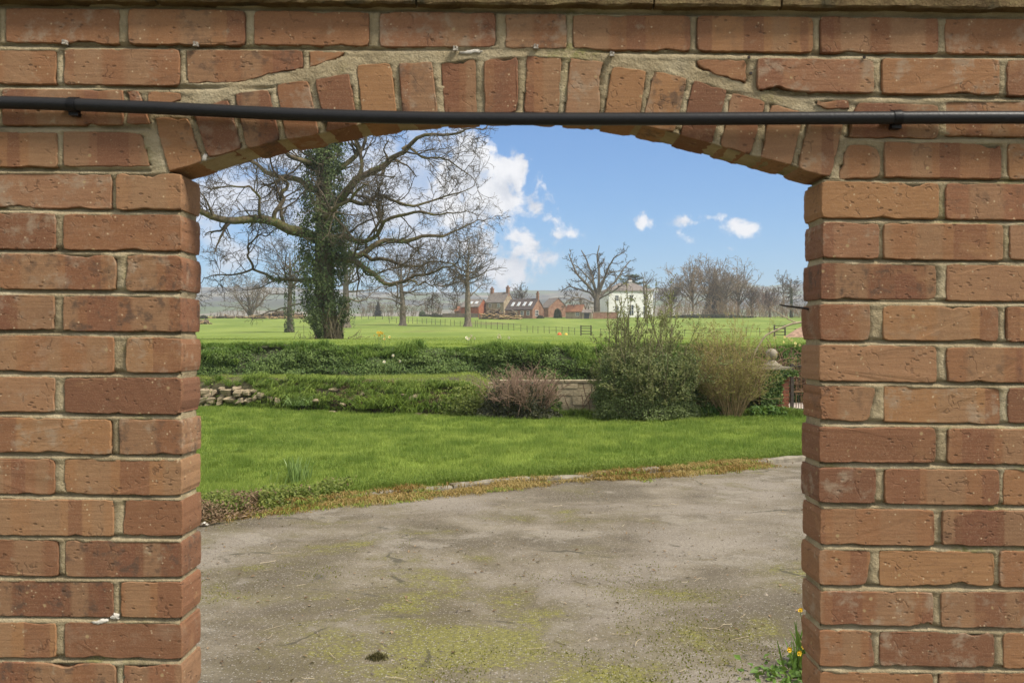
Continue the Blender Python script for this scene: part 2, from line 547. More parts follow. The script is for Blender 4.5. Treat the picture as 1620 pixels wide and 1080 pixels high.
POLYS += [quad(2, -97, 88), quad(2, 100, 283),
    [(294, 79), (478, 79), (480, 108), (425, 118), (377, 131), (296, 133)],
    [(488, 80), (546, 81), (540, 90), (516, 98), (488, 108)],
    [(1101, 94), (1181, 94), (1182, 134), (1150, 124), (1120, 114), (1103, 105)],
    [(1198, 92), (1382, 95), (1383, 148), (1197, 145)], quad(2, 1396, 1581), quad(2, 1594, 1778),
    quad(3, 4, 194), [(198, 141), (219, 143), (238, 197), (199, 196)],
    [(232, 143), (286, 146), (287, 158), (240, 172), (233, 172)],
    [(1288, 158), (1344, 157), (1346, 173), (1300, 173)], [(1357, 162), (1486, 166), (1485, 220), (1338, 218), (1347, 186)],
    quad(3, 1495, 1680), quad(3, -192, -8),
    quad(4, -94, 90), [(99, 207), (223, 209), (238, 264), (99, 263)],
    [(1341, 228), (1384, 230), (1394, 240), (1392, 281), (1325, 286), (1332, 260)], quad(4, 1400, 1584), quad(4, 1596, 1780)]
ARCH = [
    [(243, 185), (297, 186), (320, 257), (267, 272)], [(303, 170), (361, 157), (382, 237), (329, 250)],
    [(370, 148), (425, 141), (443, 222), (390, 236)], [(436, 133), (487, 126), (505, 213), (452, 221)],
    [(498, 124), (553, 116), (566, 199), (513, 210)], [(563, 102), (618, 99), (629, 190), (574, 198)],
    [(630, 99), (683, 97), (693, 184), (637, 188)], [(697, 98), (752, 91), (757, 181), (703, 183)],
    [(765, 96), (792, 90), (819, 87), (820, 179), (765, 180)], [(833, 87), (889, 89), (884, 181), (828, 180)],
    [(902, 90), (957, 97), (947, 187), (893, 183)], [(968, 105), (1023, 112), (1009, 197), (955, 190)],
    [(1035, 112), (1088, 123), (1067, 211), (1015, 199)], [(1098, 126), (1151, 142), (1128, 228), (1076, 214)],
    [(1158, 145), (1213, 160), (1187, 246), (1139, 232)], [(1220, 163), (1272, 178), (1253, 262), (1202, 249)],
    [(1281, 184), (1336, 192), (1314, 281), (1262, 267)]]

# ------- extra brickwork outside the picture
def extend(r, side, x):
    if side < 0:
        while x > -560:
            b = x - 12; a = b - 184
            EXTRA.append(quad(r, a, b)); x = a
    else:
        while x < 2180:
            a = x + 12; b = a + 184
            EXTRA.append(quad(r, a, b)); x = b
for r, lst in LEFT.items(): extend(r, -1, lst[0][0])
for r, lst in RIGHT.items(): extend(r, 1, lst[-1][1])
for r, xl, xr in [(1, -188, 1681), (2, -97, 1778), (3, -192, 1680), (4, -94, 1780)]:
    extend(r, -1, xl); extend(r, 1, xr)
for r in range(18, 29):
    src = 16 if r % 2 == 0 else 17
    for lst in (LEFT[src], RIGHT[src]):
        for a, b in lst: EXTRA.append(quad(r, a, b))
    extend(r, -1, LEFT[src][0][0]); extend(r, 1, RIGHT[src][-1][1])

wall = thing('brick_wall', 'near red brick wall pierced by a low segmental arched gateway, filling the foreground', 'wall', (0, WALLY, 0))
seed = 100
for poly in POLYS:
    seed += 1
    me, c = brick_mesh(poly, seed)
    link('brick', me, wall, (c[0], rng.normal(0, .0011), c[1]), (0, 0, 0))
for poly in ARCH:
    seed += 1
    me, c = brick_mesh(poly, seed)
    o = link('arch_brick', me, wall, (c[0], rng.normal(-.0005, .0013), c[1]))
eV, eF, eoff = [], {}, 0
eb = MB()
for poly in EXTRA:
    q = [(wx(a), wz(b)) for a, b in poly]
    V, n = [], 4
    cx, cz = np.mean(q, 0)
    for ins, y in ((0, T), (0, .004), (.003, 0)):
        for x, z in q:
            V.append((x - np.sign(x - cx) * ins, y, z - np.sign(z - cz) * ins))
    F = [(k * 4 + i, k * 4 + (i + 1) % 4, k * 4 + 4 + (i + 1) % 4, k * 4 + 4 + i) for k in range(2) for i in range(4)] + [(8, 9, 10, 11), (3, 2, 1, 0)]
    eb.add(V, F)
tag(eb.build('brickwork', BRICK, wall), kind='stuff')

# ------- mortar body: one displaced sheet wrapped round each pier and over the arch
XL, XR = wx(-560), wx(2180)
JL, JR = wx(285.2), wx(1299.2)
ZTOP = wz(4)
intr = np.array([(267, 272), (320, 257), (382, 237), (443, 222), (505, 212), (566, 199), (629, 190), (693, 184), (760, 180.5), (820, 179.5), (884, 181), (947, 187), (1009, 197), (1067, 211), (1128, 228), (1187, 246), (1253, 262), (1314, 281)], float)
def zintr(x):
    return np.interp(x, wx(intr[:, 0]), wz(intr[:, 1]))
ext = np.array([(243, 185), (303, 168), (370, 148), (436, 133), (498, 122), (563, 104), (640, 97), (697, 95), (765, 92), (833, 86), (902, 90), (968, 104), (1035, 112), (1098, 126), (1158, 145), (1220, 163), (1281, 184), (1336, 194)], float)
def mortar_depth(x, z):
    px, py = x * KW + 810, 540 - (z - EYE) * KW
    d = np.full(x.shape, .0026)
    best = np.full(x.shape, 9.0)
    for r in range(0, 30):
        yb = ytop(r, px) + ROWH + (1.5 if r < 5 else 0)
        f = (py - yb) / 9.5
        ins = (f > -.25) & (f < 1.25)
        d = np.where(ins, np.interp(f, [-.25, .16, .38, 1.0], [.012, .011, .0030, .0008]), d)
    # generous bedding over the arch ring
    ye = np.interp(px, ext[:, 0], ext[:, 1])
    near = np.exp(-((py - ye + 9) / 11) ** 2) * ((px > 250) & (px < 1335))
    d = d * (1 - near) + near * .0022
    inarch = (py > ye + 4) & (px > 240) & (px < 1340) & (py < 285)
    d = np.where(inarch, .0028, d)
    d += (fbm(x * 70, z * 70, 0, 5, 4) - .5) * .0040 + (fbm(x * 16, z * 16, 0, 8, 2) - .5) * .003
    d = np.maximum(d, .0006)
    # sunk behind every brick, so that mortar shows only in the joints
    for poly in POLYS + ARCH:
        q = np.array(poly, float)
        c = q.mean(0)
        q = c + (q - c) * (1 - 3.0 / np.maximum(np.abs(q - c), 6))
        bb = (px > q[:, 0].min()) & (px < q[:, 0].max()) & (py > q[:, 1].min()) & (py < q[:, 1].max())
        if not bb.any(): continue
        ii = np.nonzero(bb)
        x_, y_ = px[ii], py[ii]
        ins = np.zeros(x_.shape, bool)
        for k in range(len(q)):
            (xa, ya), (xb, yb_) = q[k], q[(k + 1) % len(q)]
            cr = ((ya > y_) != (yb_ > y_)) & (x_ < (xb - xa) * (y_ - ya) / (yb_ - ya + 1e-9) + xa)
            ins ^= cr
        d[tuple(a_[ins] for a_ in ii)] = .012
    return d

def wrap_pier(x_far, xj, z0, z1, sgn):
    xe = math.copysign(.98, x_far)
    xf = np.concatenate([np.linspace(x_far, xe, 20)[:-1], np.linspace(xe, xj, int(abs(xj - xe) / .008))])
    nf = len(xf) - 1
    us = [(q, 0) for q in xf]
    us += [(xj, (T - .008) * (i + 1) / 12) for i in range(12)]
    us += [(x_far, T - .008)]
    zz = np.concatenate([np.linspace(z0, .84, 40)[:-1], np.linspace(.84, z1, int((z1 - .84) / .0038))])
    nz = len(zz)
    U = np.array(us)
    X, Z = np.meshgrid(U[:, 0], zz, indexing='ij')
    Y = np.repeat(U[:, 1][:, None], nz, 1)
    dep = mortar_depth(X, Z)
    front = (np.arange(len(U)) <= nf)[:, None]
    back = (np.arange(len(U)) == len(U) - 1)[:, None]
    Y2 = np.where(front, dep, Y)
    rev = (~front) & (~back)
    # each course's own end, so the mortar lies just inside it
    rows_ = RIGHT if sgn < 0 else LEFT
    pyz = 540 - (Z - EYE) * KW
    zc_, xe_ = [], []
    for r_ in sorted(rows_):
        e_ = rows_[r_][0][0] + 3.2 if sgn < 0 else rows_[r_][-1][1] - 3.2
        zc_ += [ytop(r_, xj * KW + 810) - 2, ytop(r_, xj * KW + 810) + 58]
        xe_ += [wx(e_)] * 2
    edge_ = np.interp(pyz, zc_, xe_)
    X = np.where(rev | (np.arange(len(U)) == nf)[:, None], edge_, X)
    lump = (fbm(Y * 60 + 3, Z * 60, 1, 21, 4) - .5) * .004
    X = np.where(rev, X - sgn * (.0008 + lump), X)
    V = np.stack([X, Y2, Z], -1).reshape(-1, 3)
    return V, grid_faces(len(U), nz)[:, ::(1 if sgn < 0 else -1)]

zs = wz(284)
Vp, Fp = wrap_pier(XL, JL, 0.0, zs, 1)
Vq, Fq = wrap_pier(XR, JR, 0.0, zs, -1)
xs = np.concatenate([np.linspace(XL, -.98, 20)[:-1], np.linspace(-.98, .98, 260)[:-1], np.linspace(.98, XR, 20)])
xs = np.sort(np.concatenate([xs, [JL - .02, JR + .02]]))
nfv, nsf = 90, 10
zl = np.where((xs > wx(267)) & (xs < wx(1314)), zintr(xs) + .0014, zs)
tf = np.linspace(0, 1, nfv)
Zf = ZTOP + (zl[:, None] - ZTOP) * tf[None, :]
Xf = np.repeat(xs[:, None], nfv, 1)
Yf = mortar_depth(Xf, Zf)
ts = np.linspace(0, 1, nsf + 1)[1:]
Ys = Yf[:, -1:] + (T - .008 - Yf[:, -1:]) * ts[None, :]
Xs = np.repeat(xs[:, None], nsf, 1)
Zs = zl[:, None] + (fbm(Xs * 60, Ys * 60, 4, 31, 4) - .5) * .0022
Xb = xs[:, None]; Yb = np.full_like(Xb, T - .008); Zb = np.full_like(Xb, ZTOP)
Xc = np.concatenate([Xf, Xs, Xb], 1); Yc = np.concatenate([Yf, Ys, Yb], 1); Zc = np.concatenate([Zf, Zs, Zb], 1)
Vr = np.stack([Xc, Yc, Zc], -1).reshape(-1, 3)
Fr = grid_faces(len(xs), Xc.shape[1])
Vall = np.concatenate([Vp, Vq, Vr])
Fall = np.concatenate([Fp, Fq + len(Vp), Fr + len(Vp) + len(Vq)])
obj('mortar', Vall, Fall, MORTAR, wall, smooth=True)

# ------- coping: thin creasing tiles with a mossy capping above
def make_coping_mat():
    m, g = material('mossy_coping')
    co = g.n('ShaderNodeTexCoord').outputs['Object']
    n = g.noise(co, 22, 6, .65)
    gr = g.noise(co, 190, 4, .7)
    c = g.ramp(n, [(.3, (.085, .058, .030)), (.5, (.145, .100, .050)), (.7, (.20, .155, .075))])
    c = g.mix(g.ss(gr, .5, .7, 0, .5), c, (.24, .20, .09))
    c = g.mix(g.ss(g.noise(co, 9, 5, .6), .55, .66, 0, .8), c, (.055, .05, .03))
    return finish(m, g, c, .97, g.bump(g.m('ADD', n, gr), 1.0, .006), .1)
COPING = make_coping_mat()
xc = wx(-560)
k = 0
cuts = [-560, -160, 252, 660, 1032, 1232, 1636, 2180]
for a, b in zip(cuts[:-1], cuts[1:]):
    n = int((b - a) / 9)
    X = np.linspace(wx(a + 1.5), wx(b - 1.5), n)
    py = 540 - 0 + 0 * X
    zb = wz(13 + .0085 * (X * KW))
    ring = [(-.018, .0), (-.021, .003), (-.021, .016), (-.017, .019), (T + .02, .019), (T + .02, .0)]
    V = []
    for j, (yy, dz) in enumerate(ring):
        wob = (fbm(X * 60, j * 3.1, 0, 40 + k, 3) - .5) * (.007 if j < 4 else .002)
        wz_ = (fbm(X * 45, j * 2.3, 0, 60 + k, 3) - .5) * (.005 if j < 4 else 0)
        V.append(np.stack([X, yy + wob, zb + dz + wz_], -1))
    V = np.stack(V, 1)
    V = np.concatenate([V, V[:, :1]], 1)
    F = grid_faces(n, len(ring) + 1)
    ends = [np.array([list(range(len(ring)))]), np.array([[(n - 1) * (len(ring) + 1) + q for q in range(len(ring) - 1, -1, -1)]])]
    obj('creasing_tile', V.reshape(-1, 3), [F, *ends], COPING, wall, smooth=False)
    k += 1
n = 420
X = np.linspace(XL, XR, n)
zb = wz(13 + .0085 * (X * KW)) + .020
ring = [(-.012, -.002), (-.016, .012), (-.004, .035), (.05, .06), (T + .0, .035), (T + .015, 0)]
V = []
for j, (yy, dz) in enumerate(ring):
    V.append(np.stack([X, yy + (fbm(X * 50, j * 5.1, 0, 80, 4) - .5) * .012, zb + dz + (fbm(X * 50, j * 2.3, 3, 81, 4) - .5) * .012 * (j > 0)], -1))
V = np.stack(V, 1)
obj('coping', V.reshape(-1, 3), grid_faces(n, len(ring)), COPING, wall, smooth=True)

# white lime smears on the face
WHITE = plain('lime_white', (.50, .47, .41), .9, .2, 60, .002, 300)
def splat(px, py, w, h, seed):
    r = np.random.default_rng(seed)
    n = 26
    a = np.linspace(0, 2 * math.pi, n, endpoint=False)
    rr = .25 + 1.35 * fbm(np.cos(a) * 3 + seed, np.sin(a) * 3, 0, seed, 3)
    x = np.cos(a) * rr * w / KW / 2
    z = np.sin(a) * rr * h / KW / 2 + np.sin(x * KW / 9) * .002
    V = [np.stack([x, np.full(n, .008), z], -1), np.stack([x * .9, np.full(n, .0004), z * .9], -1), np.stack([x * .5, np.full(n, -.0004), z * .5], -1)]
    i = np.arange(n)
    F = np.concatenate([np.stack([k * n + i, (k + 1) * n + i, (k + 1) * n + (i + 1) % n, k * n + (i + 1) % n], -1)[:, ::-1] for k in range(2)])
    cap = (2 * n + i)[None, :]
    link('lime_smear', fast_mesh('lime_smear', np.concatenate(V), [F[:, ::-1], cap[:, ::-1]], WHITE, True), wall, (wx(px), 0, wz(py)))
splat(160, 983, 30, 8, 3); splat(182, 975, 14, 13, 5); splat(323, 249, 10, 14, 9)
splat(745, 82, 36, 7, 12)

# ------- black pipe across the arch, its two clips, and the old cable nails
PIPE_M = plain('black_plastic', (.005, .005, .006), .40, .3, 20, .0008, 160, spec=.22)
pp = [(-560, 160), (-250, 160), (0, 162), (60, 163.5), (115, 165.5), (200, 169), (300, 173), (400, 178.5), (500, 182.5), (600, 185.5), (700, 187.5), (850, 188.5), (1000, 188.5), (1150, 188), (1300, 187), (1420, 186.5), (1520, 186), (1620, 186), (1900, 186.5), (2180, 187)]
pa = np.array(pp, float)
tt = np.linspace(-560, 2180, 140)
py_ = np.interp(tt, pa[:, 0], pa[:, 1])
py_ = np.convolve(np.pad(py_, 3, 'edge'), np.ones(7) / 7, 'valid')
sag = .0035 * np.sin(np.linspace(0, 9, 140))
PY = -.0185
kk = (WALLY + PY) / FPX
Ppipe = np.stack([(tt - 810) * kk, np.full(140, WALLY + PY) + 0 * sag, EYE - (py_ - 540) * kk], -1)
V, F = tubes([(Ppipe[None], np.full((1, 140), .0116), 20)])
pipe = obj('pipe', V, F, PIPE_M, None, smooth=True)
tag(pipe, 'long black plastic pipe running level across the brick arch', 'pipe')
def clip(px, py, label, tilt):
    t = thing('pipe_clip', label, 'clip', ((px - 810) * kk, WALLY, EYE - (py - 540) * kk), 0, 'clips holding the black pipe')
    b = MB()
    b.box(-.0075, .0075, -.0055, .001, -.016, .014)
    b.build('clip_base', PIPE_M, t)
    b = MB()
    n = 11
    R0, R1 = .0117, .0130
    for i in range(n):
        a0 = rad(-60 - 12 * 0) + 0
    arc = np.linspace(rad(62), rad(298), 18)
    ring = []
    for a in arc:
        for R in (R0, R1):
            for x in (-.0075, .0075):
                ring.append((x, PY + R * math.cos(a), R * math.sin(a)))
    Fc = []
    for i in range(len(arc) - 1):
        o, q = i * 4, (i + 1) * 4
        Fc += [(o + 2, o + 3, q + 3, q + 2), (o, q, q + 1, o + 1), (o, o + 2, q + 2, q), (o + 1, q + 1, q + 3, o + 3)]
    Fc += [(0, 1, 3, 2), tuple(len(ring) - 4 + v for v in (0, 2, 3, 1))]
    b.add(ring, Fc)
    b.build('clip_strap', PIPE_M, t)
    b = MB()
    b.box(-.0095, .0095, PY + .003, -.0005, .0118, .0146, jit=.0004)
    b.build('clip_tab', PIPE_M, t)
    b = MB()
    b.box(-.008, .009, PY + .002, -.0005, -.0185, -.0122, jit=.0006)
    b.build('clip_foot', PIPE_M, t)
    t.rotation_euler = (0, tilt, 0)
    return t
clip(115, 166, 'black pipe clip at the left, left of the arch springing', .05)
clip(1419, 186.5, 'black pipe clip at the right, below the two long bricks', -.03)
NAIL_M = plain('pale_plastic', (.34, .31, .26), .5, .2, 50, .0005, 200)
DARKN = plain('rusty_nail', (.03, .022, .018), .7, .3, 50, .0005, 200)
for px, py, dark, lab in [(104, 71, 0, 'pale cable nail in the mortar at top left, above the pipe clip'),
                    (311, 74, 0, 'pale cable nail above the left cut brick over the arch'),
                    (721, 81, 0, 'pale cable nail left of the arch crown, beside a lime smear'),
                    (848, 78, 0, 'pale cable nail in the mortar right above the arch crown'),
                    (968, 90, 0, 'pale cable nail low on the mortar hump right of the crown'),
                    (1184, 92, 1, 'rusty nail at the top of the small triangular brick'),
                    (1187, 117, 1, 'rusty nail beside the tip of the small triangular brick'),
                    (1366, 92, 1, 'rusty nail above the first long brick right of the arch')]:
    t = thing('cable_nail', lab, 'nail', (wx(px), WALLY, wz(py)), 0, 'old nails left in the mortar over the arch')
    b = MB()
    b.tube([(0, .012, 0), (0, -.004, .0005)], [.0011, .0011], 7)
    b.build('nail_shank', DARKN, t)
    b = MB()
    if dark:
        b.tube([(0, -.004, 0), (0, -.0056, 0)], [.0032, .0026], 9)
    else:
        b.box(-.0042, .0042, -.0065, .001, -.0005, .003, jit=.0005)
        b.box(-.0042, -.0016, -.0065, .001, .003, .0075, jit=.0005)
        b.box(.0016, .0042, -.0065, .001, .003, .0068, jit=.0005)
    b.build('nail_head', DARKN if dark else NAIL_M, t)
# the dry stick poking out of the right reveal
b = MB()
b.tube([(JR + .012, WALLY + .055, wz(491)), (JR - .01, WALLY + .06, wz(486)), (wx(1268) - .006, WALLY + .07, wz(482)), (wx(1262) - .012, WALLY + .075, wz(479.5))], [.0026, .0023, .002, .0012], 7)
stick = b.build('stick', DARKN, None, True)
tag(stick, 'thin dark stick poking out of the right reveal of the brick gateway', 'stick')
# ================================================================== GROUND, FIELD, HILLS
def interp_field():
    ys = np.array([22.6, 24, 60, 110, 150, 200, 280, 340, 500, 800, 1300, 1900, 2400, 3200.])
    py = np.array([549, 546, 537, 530, 524, 516, 502, 500, 507, 497, 484, 470, 462, 500.])
    return ys, EYE - (py - 540) / FPX * ys
FY, FZ = interp_field()
def zfield(x, y):
    x, y = np.asarray(x, float), np.asarray(y, float)
    z = np.interp(y, FY, FZ)
    z = z + (fbm(x / 14, y / 14, 0, 3, 3) - .5) * np.clip((y - 24) / 60, 0, 1) * .25
    far = np.clip((y - 420) / 800, 0, 1)
    z = z + far * ((fbm(x / 380 + 3, y / 700, 0, 51, 5) - .5) * .030 * y + np.interp(x / y, [-.5, -.2, -.05, .04, .2, .5], [-6, -3, 2, 9, 4, 0]) * y / 1480)
    return z
def py_to_Y(py):
    """distance at which the field shows at this height in the photograph"""
    yy = np.linspace(24, 300, 1500)
    pp_ = 540 - (np.interp(yy, FY, FZ) - EYE) / yy * FPX
    return float(np.interp(-py, -pp_, yy))
def zf(x, y): return float(zfield(x, y))

KX = np.array([-14, -6, -4, -2.69, -1.29, .61, 2.12, 3.63, 6, 9, 16])
KY = np.array([4.6, 6.6, 7.3, 8.0, 9.05, 10.1, 10.85, 11.75, 13.1, 14.8, 18.])
def ykerb(x): return np.interp(x, KX, KY)
BX = np.array([-14, -10, -7.4, -5, -2.5, -.4, 1.5, 16])
BYV = np.array([24., 23.2, 22.2, 20.8, 19.4, 18.5, 18.5, 18.5])
def ybank(x): return np.interp(x, BX, BYV)

# ---- materials
def ground_grass_mat(name, a, b, dry, sc_):
    m, g = material(name)
    co = g.n('ShaderNodeTexCoord').outputs['Object']
    n1 = g.noise(co, sc_, 6, .6)
    n2 = g.noise(co, sc_ * 9, 4, .6)
    n3 = g.noise(co, sc_ * .22, 3)
    c = g.mix(g.ss(n1, .35, .65), a, b)
    c = g.mix(g.ss(n2, .45, .75, 0, .5), c, dry)
    c = g.mix(g.ss(n3, .45, .65, 0, .35), c, tuple(q * .7 for q in a))
    return finish(m, g, c, .95, g.bump(g.m('ADD', n1, n2), .6, .05), .1)
LAWN_SOIL = ground_grass_mat('lawn_base', (.10, .16, .022), (.15, .22, .03), (.17, .20, .045), 1.2)
EARTH = plain('earth', (.075, .052, .033), .97, .45, 6, .02, 40)

def field_mat():
    m, g = material('pasture')
    co = g.n('ShaderNodeTexCoord').outputs['Object']
    y = g.n('ShaderNodeSeparateXYZ', {0: co}).outputs[1]
    st = g.scale(co, (1, .35, 1))
    n1 = g.noise(st, .12, 5, .6)
    n2 = g.noise(co, 1.3, 5, .65)
    n0 = g.noise(co, 9, 3, .65)
    c = g.mix(g.ss(n1, .35, .68), (.125, .178, .032), (.205, .255, .056))
    c = g.mix(g.ss(n2, .42, .75, 0, .5), c, (.10, .145, .024))
    c = g.mix(g.ss(n0, .5, .8, 0, .35), c, (.21, .24, .06))
    bare = g.m('MULTIPLY', g.ss(g.noise(g.scale(co, (.6, .5, 1)), .09, 4, .6), .60, .68), g.ss(y, 110, 150))
    c = g.mix(g.m('MULTIPLY', bare, g.ss(y, 290, 220, 0, .6)), c, (.14, .12, .05))
    # distant land: pale arable, pasture and dark woods
    vor = g.n('ShaderNodeTexVoronoi', {'Vector': g.scale(co, (1, .55, 0)), 'Scale': .0042})
    vcol = g.n('ShaderNodeSeparateColor', {0: vor.outputs['Color']}).outputs[0]
    patch = g.ramp(vcol, [(0, (.10, .125, .05)), (.35, (.17, .155, .10)), (.6, (.085, .115, .04)), (.8, (.20, .18, .13)), (1, (.05, .06, .035))], 'CONSTANT')
    wood = g.ss(g.noise(g.scale(co, (1, .6, 0)), .008, 5, .6), .47, .52)
    wood = g.m('MULTIPLY', wood, g.ss(y, 900, 1500))
    patch = g.mix(wood, patch, g.mix(g.noise(co, .05, 3), (.03, .034, .022), (.07, .066, .045)))
    c = g.mix(g.ss(y, 330, 380), c, patch)
    return finish(m, g, c, .97, g.bump(g.m('ADD', n2, n0), .4, .05), .08)

# ---- one sheet of ground under everything
def sheet(name, xs, ys, zfun, mat, kind='structure', smooth=True):
    X, Y = np.meshgrid(xs, ys, indexing='ij')
    Z = zfun(X, Y)
    return tag(obj(name, np.stack([X, Y, Z], -1).reshape(-1, 3), grid_faces(len(xs), len(ys)), mat, None, smooth), kind=kind)
sheet('ground', np.linspace(-60, 60, 40), np.linspace(-60, 25, 40), lambda x, y: x * 0 - .06, EARTH)

yy = np.concatenate([[24.23], np.geomspace(24.25, 340, 129), np.geomspace(350, 3200, 100)])
uu = np.linspace(-1, 1, 141)
U, Yg = np.meshgrid(uu, yy, indexing='ij')
Xg = U * (Yg * .62 + 22)
Zg = zfield(Xg, Yg)
Zg[:, -1] -= 30
Zg[:, 0] -= 1.4
tag(obj('field', np.stack([Xg, Yg, Zg], -1).reshape(-1, 3), grid_faces(len(uu), len(yy)), field_mat(), None, True), kind='structure')

# ---- the drive
def drive_mat():
    m, g = material('worn_drive')
    co = g.n('ShaderNodeTexCoord').outputs['Object']
    big = g.noise(g.v('ADD', co, (2.3, 1.7, 0)), .55, 5, .55, .4)
    mid = g.noise(g.scale(co, (1, 1.3, 1)), 1.6, 6, .6, .3)
    gr = g.noise(co, 150, 3, .75)
    gr2 = g.noise(co, 46, 5, .7)
    c = g.ramp(mid, [(.30, (.092, .072, .045)), (.44, (.155, .127, .084)), (.57, (.22, .186, .132)), (.72, (.295, .255, .19))])
    c = g.mix(g.ss(big, .47, .60, 0, .7), c, (.285, .248, .20))
    c = g.mix(g.ss(big, .50, .38, 0, .65), c, (.085, .068, .040))
    # worn patches with a clear edge where the top course has gone
    pt = g.noise(g.v('ADD', g.scale(co, (1, 1.25, 1)), (7, 3, 0)), 1.05, 6, .58, .35)
    c = g.mix(g.ss(pt, .56, .63, 0, .7), c, (.285, .25, .195))
    c = g.mix(g.m('MULTIPLY', g.ss(pt, .555, .585), g.ss(pt, .61, .59, 0, .25)), c, (.10, .085, .06))
    # moss
    ms = g.noise(g.v('ADD', co, (4.4, 8.1, 0)), 1.15, 6, .68, .3)
    y = g.n('ShaderNodeSeparateXYZ', {0: co}).outputs[1]
    x = g.n('ShaderNodeSeparateXYZ', {0: co}).outputs[0]
    prefer = g.m('ADD', g.ss(y, 7.5, 4.3, 0, .10), g.ss(x, 1.2, -.6, 0, .05))
    ms = g.m('ADD', ms, prefer)
    film = g.ss(ms, .50, .70, 0, .75)
    c = g.mix(film, c, (.118, .098, .032))
    mg = g.m('MULTIPLY', g.ss(g.m('ADD', ms, g.m('MULTIPLY', g.m('SUBTRACT', gr2, .5), .35)), .63, .75), g.ss(gr, .3, .6, .25, 1))
    c = g.mix(g.m('MULTIPLY', mg, .85), c, g.mix(g.ss(gr2, .4, .65), (.14, .14, .018), (.29, .28, .030)))
    rs = g.ss(g.noise(g.v('ADD', co, (1, 5, 0)), 1.3, 5, .7), .67, .78, 0, .7)
    c = g.mix(rs, c, (.24, .13, .05))
    # stone chips and grit
    v = g.n('ShaderNodeTexVoronoi', {'Vector': co, 'Scale': 90.0})
    vr = g.n('ShaderNodeSeparateColor', {0: v.outputs['Color']}).outputs[0]
    c = g.mix(g.m('MULTIPLY', g.ss(vr, .78, .84), g.ss(v.outputs['Distance'], .5, .3, 0, .75)), c, (.42, .39, .34))
    c = g.mix(g.m('MULTIPLY', g.ss(vr, .25, .2), g.ss(v.outputs['Distance'], .55, .35, 0, .7)), c, (.055, .045, .035))
    c = g.mix(g.ss(gr, .42, .72, 0, .5), g.mix(.30, c, (.05, .04, .03)), g.mix(.25, c, (.5, .46, .38)))
    # cracks
    ck = g.vor(g.v('ADD', co, g.scale(g.n('ShaderNodeTexNoise', {'Vector': co, 'Scale': 2.0, 'Detail': 5.0}).outputs['Color'], (.6, .6, 0))), .55, 'DISTANCE_TO_EDGE')
    c = g.mix(g.m('MULTIPLY', g.ss(ck, .010, .003), g.ss(mid, .5, .6, 0, .7)), c, (.05, .045, .03))
    h = g.m('ADD', g.m('MULTIPLY', gr, .7), g.m('ADD', g.m('MULTIPLY', gr2, .8), g.m('MULTIPLY', g.ss(pt, .585, .615), -.5)))
    return finish(m, g, c, .93, g.bump(h, .8, .008), .2)
def zdrive(x, y):
    return (fbm(x * .7, y * .7, 0, 61, 3) - .5) * .045 + (fbm(x * 4, y * 4, 0, 62, 3) - .5) * .008
xs = np.linspace(-14, 16, 200)
vs = np.linspace(0, 1, 120)
Xd, Vd = np.meshgrid(xs, vs, indexing='ij')
Yd = -14 + (ykerb(Xd) + .12 + 14) * Vd
drive = tag(obj('drive', np.stack([Xd, Yd, zdrive(Xd, Yd)], -1).reshape(-1, 3), grid_faces(200, 120), drive_mat(), None, True), kind='structure')

# ---- kerb: separate concrete lengths, sunk and tilted
KERB_M = plain('old_concrete', (.215, .19, .145), .95, .3, 9, .006, 90)
kerb = thing('kerb', 'old grey concrete kerb half hidden by dead grass between drive and lawn', 'kerb', (0, 0, 0))
s_ = np.random.default_rng(4)
x = -2.1
while x < 9:
    L = s_.uniform(.78, .95)
    x1 = x + L * .86
    a = np.array([x, ykerb(x)]); b_ = np.array([x1, ykerb(x1)])
    d = (b_ - a) / np.linalg.norm(b_ - a)
    L = np.linalg.norm(b_ - a) - .012
    n = 14
    u = np.linspace(0, L, n)
    prof = [(-.055, -.1), (-.055, .052), (-.043, .066), (.05, .068), (.058, .06), (.058, -.1)]
    V = []
    for j, (o, z) in enumerate(prof):
        V.append(np.stack([u, o + (fbm(u * 9, j * 7., x, 5, 3) - .5) * .016, z + (fbm(u * 7, j * 3., x + 9, 6, 3) - .5) * .018 * (z > 0)], -1))
    V = np.stack(V, 1)
    ends = [np.array([list(range(6))]), np.array([[(n - 1) * 6 + q for q in range(5, -1, -1)]])]
    o = obj('kerb_stone', V.reshape(-1, 3), [grid_faces(n, 6), *ends], KERB_M, kerb, False)
    o.location = (a[0], a[1], s_.normal(-.004, .008))
    o.rotation_euler = (0, s_.normal(0, .01), math.atan2(d[1], d[0]))
    x = x1

# ---- lawn sheet
def zlawn(x, y):
    e = np.clip((y - ykerb(x)) / .5, 0, 1)
    return .035 + .02 * e - .075 * np.clip((y - ykerb(x)) / 7, 0, 1) + (fbm(x * .5, y * .5, 0, 71, 3) - .5) * .12 * e + (fbm(x * 2.5, y * 2.5, 0, 72, 3) - .5) * .03 * e
xs = np.linspace(-14, 16, 150)
vs = np.linspace(0, 1, 100)
Xd, Vd = np.meshgrid(xs, vs, indexing='ij')
Yl = ykerb(Xd) + .05 + (ybank(Xd) + .9 - ykerb(Xd)) * Vd
tag(obj('lawn', np.stack([Xd, Yl, zlawn(Xd, Yl)], -1).reshape(-1, 3), grid_faces(150, 100), LAWN_SOIL, None, True), kind='structure')

# ---- lane between garden wall and the hedge bank
LANE_M = plain('pale_lane', (.36, .30, .255), .95, .25, 3, .01, 60)
sheet('lane', np.linspace(1, 18, 40), np.linspace(19.3, 23.4, 14), lambda x, y: -.02 + (fbm(x, y, 0, 4, 2) - .5) * .04, LANE_M)

